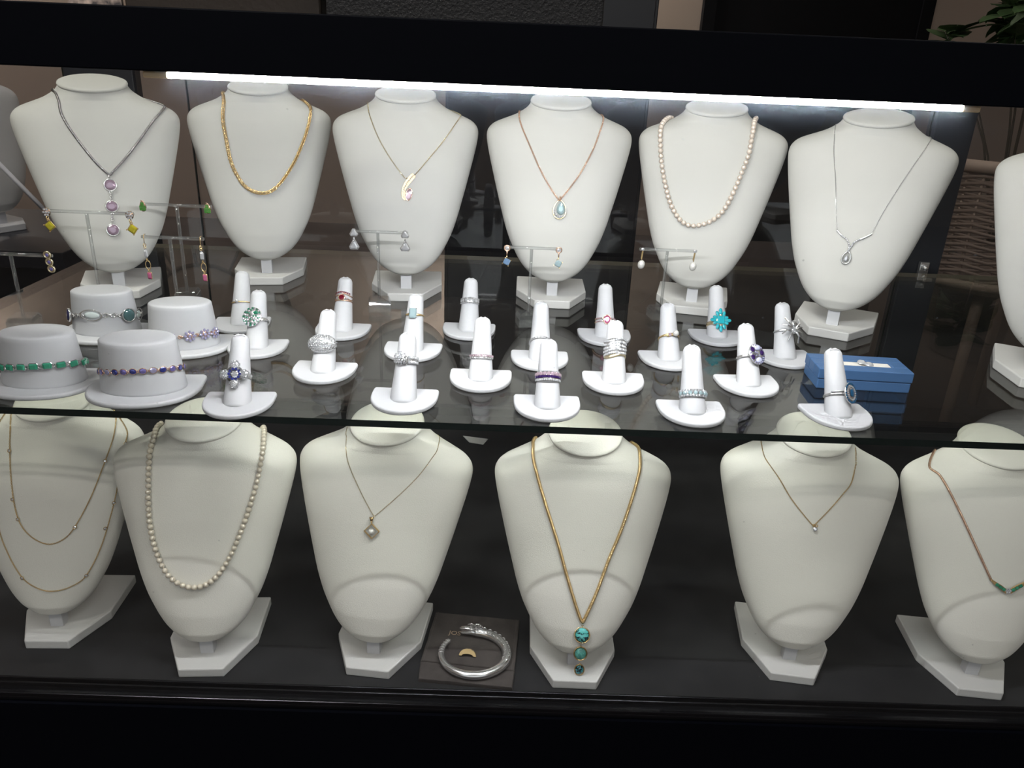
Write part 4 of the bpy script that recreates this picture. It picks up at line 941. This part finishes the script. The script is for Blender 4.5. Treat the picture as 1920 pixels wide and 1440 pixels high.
for sd, lb in ((-1, 'left green pave teardrop stud over the first bust'), (1, 'right green pave teardrop stud beside the gold rope chain bust')):
    t, T = ear(st, sd, lb, 'green teardrop studs'); pts = tear(4.4, 6.2, 20, 0.45)
    q = facet_outline(pts, T @ TR(0, -1.5, 1.2), 1.5).build('teardrop_setting', ROSE, t, smooth=False)
    m = M()
    for i, (x, y) in enumerate([(xx, yy) for yy in (-4, -2.2, -0.4, 1.4, 3.2) for xx in (-2.6, -0.9, 0.9, 2.6) if abs(xx) < 3.9-0.62*max(0, yy+1)]): m.gem(T @ TR(x, y-1.5, 2.2), 1.1, 7)
    m.build('green_stones', GREEN, q, smooth=False); m = M(); m.tube([T @ Vector((x, y, 2.5)) for x, y in ((4.2, -3), (3.4, 0.5), (0.6, 4.2), (-1.0, 4.8))], 0.6, 5); m.build('gold_sweep', ROSE, t)
st = TStand((338, 598), (325, 446), (266, 447), (381, 440), 'acrylic T stand with pink drop earrings behind the flower bracelet', 0)
for sd, lb in ((-1, 'left long gold chain earring with oblong pink stone'), (1, 'right long gold chain earring with oblong pink stone')):
    t, T = ear(st, sd, lb, 'pink stone chain earrings'); hook(t, T, GOLD, 6)
    m = M(); m.torus(T @ TR(0, -8, 0.4) @ RY(40), 1.3, 0.45, 10, 5).torus(T @ TR(0.8, -29, 0.5), 1, 0.16, 18, 5, 2.6, 4.6).torus(T @ TR(0, -10.5, 0.4), 1.2, 0.4, 10, 5).torus(T @ TR(1, -35, 0.5) @ RY(70), 1.0, 0.4, 8, 5).torus(T @ TR(0.5, -23, 0.5) @ RY(70), 1.0, 0.4, 8, 5); m.build('links', GOLD, t)
    m = M(); m.rgem(T @ TR(0.3, -17, 0.8), 2.0, 3.8, 1.4); m.gem(T @ TR(0.3, -12.7, 0.9), 1.2, 7); m.build('white_stones', DIAMOND, t, smooth=False)
    q = M().rgem(T @ TR(1, -40.2, 0.3), 2.5, 3.9, 0.8).build('pink_setting', GOLD, t, smooth=False); M().rgem(T @ TR(1, -40.2, 0.9), 2.1, 3.5, 1.8).build('pink_stone', PINKG, q, smooth=False)
st = TStand((48, 612), (26, 477), (-45, 482), (96, 470), 'acrylic T stand cut by the left edge of the photo')
t, T = ear(st, 1, 'gold hoop earring with three round blue stones at the left edge', 'three-stone hoop earring'); m = M(); g_ = M()
for k in range(3): m.torus(T @ TR(0.8*k, 1.5-7*k, 0.8), 3.1, 1.0, 16, 6).lathe([(2.9, -0.3), (2.9, 0.3)], T @ TR(0.8*k, 1.5-7*k, 0.8), 14); g_.gem(T @ TR(0.8*k, 1.5-7*k, 1.4), 1.8, 8)
m.build('hoop', PALEGOLD, t); g_.build('round_stones', TANZ, t, smooth=False)
st = TStand((712, 578), (711, 435), (659, 432), (765, 434), 'acrylic T stand with clear triangular drop earrings')
for sd, lb in ((-1, 'left silver earring with two clear triangular stones'), (1, 'right silver earring with two clear triangular stones')):
    t, T = ear(st, sd, lb, 'clear triangular drop earrings'); hook(t, T, SILVER, 0)
    tri = lambda r_: [(r_*math.cos(R(90+120*k+o)), r_*math.sin(R(90+120*k+o))) for k in range(3) for o in (-16, 16)]
    for yy, r_ in ((-1.5, 5.0), (-15.5, 6.0)):
        q = M(); q.loft([[(x, y, -0.5) for x, y in tri(r_)], [(x, y, 0.5) for x, y in tri(r_)]], T @ TR(0, yy, 0.8)); q = q.build('triangle_setting', SILVER, t, smooth=False)
        facet_outline(tri(r_*0.86), T @ TR(0, yy, 1.5), 2.4).build('triangle_stone', DIAMOND, q, smooth=False)
    m = M(); m.torus(T @ TR(0, -7.4, 0.8) @ RY(70), 1.2, 0.4, 10, 5).torus(T @ TR(0, -9, 0.8), 1.0, 0.4, 10, 5); m.build('link', SILVER, t)
st = TStand((990, 606), (997, 465), (946, 459), (1053, 468), 'acrylic T stand with blue square drop earrings before the teardrop bust')
for sd, lb, g_ in ((-1, 'left sky blue square drop earring on gold link', BLUEG), (1, 'right pale aqua square drop earring on gold link', AQUA)):
    t, T = ear(st, sd, lb, 'blue square drop earrings'); q = M().torus(T @ TR(0, -0.5, 0.8), 2.9, 0.7, 16, 6).tube([T @ Vector(v) for v in ((0, -3, 0.6), (0, -8, 0.6))], 0.8, 6).build('top_setting', ROSE, t); M().gem(T @ TR(0, -0.5, 1.2), 2.4, 8).build('top_stone', DIAMOND, q, smooth=False)
    m = M(); m.torus(T @ TR(0, -9.5, 0.6) @ RY(70), 1.0, 0.4, 10, 5); m.build('link', GOLD, t)
    Tq = T @ TR(0, -15.3, 0.8) @ RZ(20); q = M()
    for k in range(4): q.sphere(Tq @ RZ(90*k) @ TR(4.7, 0, 0.6), 0.75, 6, 5)
    q = q.rgem(Tq @ TR(0, 0, -0.3) @ RZ(45), 3.3, 3.3, 0.5).build('square_setting', GOLD, t, smooth=False); M().rgem(Tq @ RZ(45), 3.4, 3.4, 2.4).build('blue_stone', g_, q, smooth=False)
st = TStand((1237, 594), (1253, 469), (1200, 461), (1307, 469), 'acrylic T stand with pearl drop earrings before the pearl strand bust')
for sd, lb in ((-1, 'left white oval pearl earring on gold bar'), (1, 'right white oval pearl earring on gold bar')):
    t, T = ear(st, sd, lb, 'white pearl drop earrings'); m = M(); m.box(T @ TR(0, -4.5, 0.6) @ RZ(-5), 1.7, 11, 1.2).torus(T @ TR(0, -10.5, 0.6) @ RY(70), 1.0, 0.4, 10, 5); m.build('gold_bar', GOLD, t, smooth=False)
    M().gem(T @ TR(0, 0.6, 1.6), 1.9, 8).build('top_stone', DIAMOND, t, smooth=False); M().sphere(T @ TR(0, -17, 0.6) @ RZ(-8) @ SC(4.0, 5.2, 4.0), 1, 20, 14).build('pearl', WHITEPEARL, t)
# ------------------------------------------------------------------ blue box with loose stones
hB = 20
BL, BR_ = onZ(1530, 728, SHELF), onZ(1704, 738, SHELF); c1 = onZ(1675, 671, SHELF+hB); c0 = onZ(1540, 667, SHELF+hB)
ux = (BR_-BL).normalized(); wB = (BR_-BL).length; uy = Vector((-ux.y, ux.x, 0)); dB = min(95, (c1-BR_).dot(uy))
BB = frame_of(BL, ux, uy, Vector((0, 0, 1)))
BLUEC = bump(mat('blue_leatherette', (0.045, 0.115, 0.26), 0.5), 600, 0.15, 0.0003)
t = thing('gem_box', 'low blue display box with white padded top, right end of the glass shelf', 'box', tuple(BL))
m = M(); m.bx(0, wB, 0, dB, 0, hB*0.5, BB); m.build('tray', BLUEC, t, smooth=False, bevel=1)
m = M(); b_ = 13; m.bx(-0.6, wB+0.6, -0.6, b_, hB*0.5+0.2, hB, BB).bx(-0.6, wB+0.6, dB-b_, dB+0.6, hB*0.5+0.2, hB, BB).bx(-0.6, b_, b_, dB-b_, hB*0.5+0.2, hB, BB).bx(wB-b_, wB+0.6, b_, dB-b_, hB*0.5+0.2, hB, BB); m.build('lid_frame', BLUEC, t, smooth=False, bevel=0.8)
m = M(); m.bx(b_, wB-b_, b_, dB-b_, hB*0.5+0.2, hB-2, BB); m.build('white_pad', mat('white_pad', (0.72, 0.69, 0.64), 0.8), t, smooth=False)
for (x, y, lb) in ((0.55, 0.62, 'loose round diamond on the white pad, further back'), (0.64, 0.30, 'loose round diamond on the white pad, nearer the front')):
    p = BB @ Vector((b_+x*(wB-2*b_), b_+y*(dB-2*b_), hB-2+2.2)); o = M().gem(TR(*p) @ RX(8), 4.2, 10).build('loose_diamond', DIAMOND, None, smooth=False); tag(o, lb, 'gemstone', 'loose diamonds in the blue box')
# ------------------------------------------------------------------ pouch, bangle and ring on the deck
FELT = bump(vary(mat('brown_suede_pouch', rough=0.9), (0.050, 0.042, 0.040), (0.072, 0.062, 0.058), 60), 500, 0.35, 0.0005)
def dk(x, y, z=0): return onZ(x, y, DECK+z)
TLp, TRp, BRp, BLp = [dk(*q, 3) for q in ((817, 1148), (974, 1163), (961, 1291), (784, 1274))]
pp = thing('jewellery_pouch', 'dark brown suede pouch with stitched flap beside the turquoise drop bust', 'pouch', tuple(dk(875, 1225)))
def quad(cs, z0, z1, wob=0):
    m = M(); n_ = 10; rg = []
    def edge(a, b, k): return [a.lerp(b, i/k) for i in range(k)]
    P_ = edge(cs[0], cs[1], n_)+edge(cs[1], cs[2], n_)+edge(cs[2], cs[3], n_)+edge(cs[3], cs[0], n_)
    c = sum(cs, Vector())/4
    P_ = [p+(c-p).normalized()*(wob*(0.5+0.5*math.sin(i*1.7))) for i, p in enumerate(P_)]
    m.loft([[(p.x, p.y, DECK+z0) for p in P_], [(p.x, p.y, DECK+z1*0.8) for p in P_], [((p+(c-p)*0.02).x, (p+(c-p)*0.02).y, DECK+z1) for p in P_]]); return m
fl_l, fl_r = dk(788, 1240, 3), dk(965, 1259, 3)
quad([TLp, TRp, BRp, BLp], 0, 3.0, 0.3).build('back_panel', FELT, pp, smooth=False)
quad([TLp+(BLp-TLp)*0.01, TRp+(BRp-TRp)*0.01, fl_r, fl_l], 3.05, 4.6, 0.4).build('flap', FELT, pp, smooth=False)
lo_l, lo_r = fl_l.lerp(BLp, 0.04), fl_r.lerp(BRp, 0.10)
quad([lo_l, lo_r, BRp, BLp], 3.05, 4.2, 0.4).build('pocket', FELT, pp, smooth=False)
m = M()
for a, b in ((TLp, fl_l), (TRp, fl_r)):
    inn = (TRp-TLp)*(0.035 if a is TLp else -0.035)
    for k in range(26):
        p = (a+inn).lerp(b+inn, (k+0.5)/26); q_ = (a+inn).lerp(b+inn, (k+0.9)/26); m.tube([(p.x, p.y, DECK+4.7), (q_.x, q_.y, DECK+4.7)], 0.16, 4)
m.build('stitching', mat('thread', (0.14, 0.125, 0.11), 0.8), pp)
fc = bpy.data.curves.new('lettering', 'FONT'); fc.body = 'JOS'; fc.size = 0.0080; fc.extrude = 0.00005; fo = bpy.data.objects.new('lettering_src', fc)
C.objects.link(fo); bpy.context.view_layer.update(); lm = bpy.data.meshes.new_from_object(fo); bpy.data.objects.remove(fo)
lm.materials.clear(); lm.materials.append(mat('foil_lettering', (0.42, 0.32, 0.22), 0.5, 0.2)); lo = bpy.data.objects.new('lettering', lm); C.objects.link(lo); lo.parent = pp
a0_, a1_ = dk(841, 1189, 4.9), dk(880, 1193, 4.9); ex = (a1_-a0_).normalized(); ey = Vector((-ex.y, ex.x, 0))
lm.transform(Matrix.Translation(a0_*0.001 - Vector(pp['_o'])) @ frame_of(Vector((0, 0, 0)), ex, ey, Vector((0, 0, 1))))
# bangle: open torus with a dragon head
cB = dk(889, 1226, 8); eL, eR, eT, eB = dk(820, 1226, 8), dk(955, 1226, 8), dk(889, 1184, 8), dk(889, 1272, 8)
rx_, ry_ = (eR-eL).length/2-3, (eT-eB).length/2-3
bg = thing('bangle', 'open silver bangle with scrolled dragon head lying on the brown pouch', 'bangle', tuple(cB))
def bp(a, dz=0, k=1): return Vector((cB.x+rx_*k*math.cos(R(a)), cB.y+ry_*k*math.sin(R(a)), DECK+8.6+dz))
pts = []; rr = []
for i in range(91):
    a = 142+i*3.44; u = i/90; pts.append(bp(a, 2.5*max(0, u-0.75)*4*0.6)); rr.append(2.2+1.2*min(1, u*2.5)+1.5*u*(1 if u < 0.85 else 1-(u-0.85)*2))
m = M(); m.tube(pts, rr, 16); m.build('band', SILVER, bg)
m = M(); rngs = pts[:12]; 
for i in range(2, 13, 2): m.torus(frame_of(pts[i], Vector((0, 0, 1)), (pts[i+1]-pts[i]).normalized().cross(Vector((0, 0, 1))), (pts[i+1]-pts[i]).normalized()), rr[i]+0.1, 0.4, 14, 5)
m.build('tail_wire', SILVER, bg)
m = M()
for i in range(58, 88, 3):
    t_ = (pts[i+1]-pts[i]).normalized(); sd = t_.cross(Vector((0, 0, 1))); 
    for e in (-1, 1): m.torus(frame_of(pts[i]+Vector((0, 0, rr[i]*0.85))+sd*(e*1.3), t_, sd, Vector((0, 0, 1))) @ RZ(e*30), 1.9, 0.5, 12, 5)
m.build('scrollwork', SILVER, bg)
e0 = pts[-1]; tD = (pts[-1]-pts[-4]).normalized(); sD = Vector((0, 0, 1)).cross(tD)
HF = frame_of(e0, tD, sD, Vector((0, 0, 1)))
m = M(); m.loft([[(x, w_*math.cos(2*PI*i/12), zc+h_*math.sin(2*PI*i/12)) for i in range(12)] for x, w_, h_, zc in ((-2, 4.2, 4.4, 0), (3, 3.8, 3.6, 0.5), (8, 2.8, 2.2, -1.4), (12, 2.4, 1.8, -2), (14, 1.2, 1.0, -2))], HF)
m.loft([[(x, w_*math.cos(2*PI*i/12), zc+h_*math.sin(2*PI*i/12)) for i in range(12)] for x, w_, h_, zc in ((-1, 3.4, 2, 3.0), (4, 3.0, 1.6, 4.4), (9, 2.4, 1.3, 4.2), (13, 2.2, 1.6, 3.2), (15, 1.0, 0.9, 2.8))], HF); m.build('dragon_head', SILVER, bg)
m = M()
for (x, y, z, r_) in ((-2, 2.6, 5.6, 1.9), (-2, -2.6, 5.6, 1.9), (-6, 0, 6.6, 2.0), (3, 2.4, 6.4, 1.4), (3, -2.4, 6.4, 1.4)): m.torus(HF @ TR(x, y, z) @ RX(70), r_, 0.55, 14, 5)
m.tube([HF @ Vector(v) for v in ((2, 1, 6), (-1, 1.4, 9), (3, 1.8, 11), (7, 2, 10))], [0.9, 0.8, 0.7, 0.4], 6); m.tube([HF @ Vector(v) for v in ((2, -1.5, 6), (-2, -1.8, 8), (-6, -2, 8))], [0.9, 0.8, 0.4], 6); m.build('horns', SILVER, bg)
# gold band partly tucked
cg = dk(877, 1229, 5)
gr = thing('ring', 'small yellow gold diamond band lying inside the silver bangle', 'ring', tuple(cg), 'ring lying on the pouch')
GT = TR(cg.x, cg.y, DECK+4.75) @ RZ(-6) @ RX(90)
m = M(); rg = []
for i in range(25):
    a = PI*i/24; c, s_ = math.cos(a), math.sin(a); rg.append([(8.3*c, 6.6*s_, -3.2), (5.6*c, 2.0*s_, -3.2), (5.6*c, 2.0*s_, 3.2), (8.3*c, 6.6*s_, 3.2)])
m.loft(rg, GT @ RX(-35)); m.build('band', GOLD, gr, smooth=False)
m = M()
for k in range(4): a = 42+32*k; m.gem(GT @ RX(-35) @ TR(7.6*math.cos(R(a)), 6.2*math.sin(R(a)), 0.8) @ RZ(a-90) @ RX(-90), 2.0, 8)
m.build('diamonds', PALEGOLD, gr, smooth=False)
# white price tag behind the lower row
pt = thing('price_tag', 'small white folded card lying behind the lower busts', 'price tag', tuple(dk(890, 826)))
m = M(); a, b, c, d_ = dk(868, 818), dk(915, 824), dk(906, 834), dk(880, 830); m.loft([[(q.x, q.y, DECK+z) for q in (a, b, c, d_)] for z in (0.2, 1.0)]); m.build('card', mat('white_card', (0.75, 0.75, 0.74), 0.7), pt, smooth=False)
# ------------------------------------------------------------------ things on top of the case
LEA = bump(mat('black_grained_leather', (0.012, 0.0115, 0.012), 0.45, Specular_IOR_Level=0.3), 420, 0.5, 0.001, 3, 'ShaderNodeTexVoronoi')
x0, x1 = onY(612, 45, 640).x, onY(1131, 40, 640).x
t = thing('leather_case', 'black grained leather case standing on top of the display case', 'case', ((x0+x1)/2, 700, 1021))
m = M(); m.bx(x0, x1, 640, 760, 1021.3, 1085); m.build('body', LEA, t, smooth=False, bevel=2, seg=3)
m = M(); m.bx(x0-0.5, x1+0.5, 639.5, 760.5, 1085.5, 1110); m.build('lid', LEA, t, smooth=False, bevel=2, seg=3)
x0, x1 = onY(236, 25, 700).x, onY(604, 45, 700).x
BRW = bump(mat('dark_brown_leather', (0.022, 0.015, 0.010), 0.5, Specular_IOR_Level=0.3), 200, 0.4, 0.001)
t = thing('leather_box', 'dark brown box on top of the display case, left of the black leather case', 'box', ((x0+x1)/2, 750, 1021))
m = M(); m.bx(x0, x1, 700, 820, 1021.3, 1095); m.build('body', BRW, t, smooth=False, bevel=2)
m = M(); m.bx(x0-0.5, x1+0.5, 699.5, 820.5, 1095.5, 1120); m.build('lid', BRW, t, smooth=False, bevel=2)
# pale frame standing at upper left
x0, x1 = onY(131, 8, 760).x, onY(230, 8, 760).x
t = thing('framed_card', 'small patterned card standing on top of the case at the upper left', 'card', ((x0+x1)/2, 760, 1021))
m = M(); m.bx(x0, x1, 758, 762, 1021.3, 1120); m.build('card', vary(mat('patterned_card', rough=0.6), (0.06, 0.05, 0.05), (0.62, 0.48, 0.40), 120), t, smooth=False)
# ------------------------------------------------------------------ furniture behind the case
WICK = mat('dark_wicker', (0.22, 0.16, 0.12), 0.7); WICKT = mat('pale_wicker', (0.42, 0.32, 0.24), 0.6)
p = onY(1870, 535, 1900); wc = thing('wicker_chair', 'rounded wicker armchair behind the right end of the case', 'chair', (p.x+150, 2200, 0))
cx, cy_ = p.x+190, 2200; zt = onY(1840, 325, 1930).z; zb = max(300, onY(1840, 540, 1930).z)
m = M()
for k in range(34):
    z = zb+(zt-zb)*k/33; m.tube([(cx+330*math.sin(R(a))*(1+0.02*(k % 2)), cy_-290*math.cos(R(a)), z+4*math.sin(R(a*18+180*(k % 2)))) for a in range(-130, 131, 5)], 5, 5)
m.build('woven_back', WICK, wc)
m = M()
for a in range(-130, 131, 7): m.tube([(cx+328*math.sin(R(a)), cy_-288*math.cos(R(a)), z) for z in (zb, zt)], 4, 5)
m.build('stakes', WICKT, wc)
m = M(); m.tube([(cx+335*math.sin(R(a)), cy_-295*math.cos(R(a)), zt+8) for a in range(-135, 136, 5)], 16, 8).tube([(cx+332*math.sin(R(a)), cy_-292*math.cos(R(a)), zb-6) for a in range(-135, 136, 5)], 12, 8); m.build('rim', WICKT, wc)
m = M(); m.lathe([(10, zb-30), (300, zb-30), (310, zb), (10, zb+10)], TR(cx, cy_, 0), 28); m.build('seat', WICK, wc)
for a in (-140, -40, 40, 140):
    m = M(); m.tube([(cx+240*math.sin(R(a)), cy_-240*math.cos(R(a)), z) for z in (0, zb-30)], 15, 8); m.build('leg', WICK, wc)
# plant at the upper right
p0 = onY(1905, 60, 2750); random.seed(3)
pl = thing('potted_plant', 'leafy green potted plant behind the right end of the case', 'plant', (p0.x+210, 2900, 0))
pc = Vector((p0.x+210, 2900, 0)); LEAF = mat('leaf_green', (0.045, 0.085, 0.03), 0.45)
m = M(); m.lathe([(95, 0), (120, 10), (140, 260), (150, 275), (140, 275), (125, 250), (5, 250)], TR(*pc), 28); m.build('pot', mat('pot_ceramic', (0.08, 0.07, 0.065), 0.4), pl)
m = M(); stems = []
for k in range(11):
    a = 2*PI*k/11; h = 820+90*(k % 4); rad = 190+70*(k % 3); s_ = [pc+Vector((rad*u*u*math.cos(a), rad*u*u*math.sin(a), 250+h*u)) for u in (0, 0.3, 0.6, 0.85, 1)]; stems.append(s_); m.tube(s_, [6, 5, 4, 3, 2], 5)
m.build('stems', mat('stem_brown', (0.06, 0.05, 0.03), 0.7), pl)
m = M()
for s_ in stems:
    for j in range(24):
        u = random.uniform(0.80, 1.0); i = min(3, int(u*4)); b = s_[i].lerp(s_[i+1], u*4-i); az = random.uniform(0, 360); el = random.uniform(-35, 45); L_ = random.uniform(95, 150)
        T = TR(*b) @ RZ(az) @ RY(-el); row = [[(x*L_, y*w_*L_, -0.25*L_*x*x+abs(y)*3+z) for y, z in ((-1, 0), (0, -2), (1, 0), (0, 2))] for x, w_ in ((0, 0.02), (0.15, 0.05), (0.35, 0.36), (0.6, 0.38), (0.85, 0.2), (1, 0.01))]
        m.loft(row, T)
m.build('leaves', LEAF, pl, smooth=False)
# side counter at the far left with a white bust base and a white rod
p = onY(40, 437, 1430); ct = thing('side_counter', 'black side counter behind the left end of the case', 'counter', (p.x-150, 1500, 0))
zc = p.z-12
m = M(); m.bx(p.x-500, onY(118, 450, 1350).x, 1340, 1720, zc-30, zc); m.build('countertop', POSTM, ct, smooth=False, bevel=2)
m = M(); m.bx(p.x-490, onY(118, 450, 1350).x-15, 1350, 1710, 0, zc-30.5); m.build('cabinet', DOORM, ct, smooth=False)
ob = dup(proto_u); q_ = onZ(5, 430, zc); ob.location = (q_.x*0.001, q_.y*0.001, zc*0.001); ob.rotation_euler = (0, 0, R(60)); ob.scale = (1.25,)*3; tag(ob, 'dim ivory bust on the side counter seen through glass at the far left', 'necklace bust', 'ivory bust on the side counter')
e1, e2 = onY(-40, 268, 1420), onY(84, 394, 1420); wr = M().tube([e1, e1.lerp(e2, 0.5), Vector((e2.x, e2.y, e2.z))], 4.0, 10).build('white_rod', mat('white_rod', (0.8, 0.8, 0.8), 0.4), None); tag(wr, 'slender white rod leaning down behind the left end of the case', 'rod')
for o in list(sc.objects):
    if '_o' in o: del o['_o']
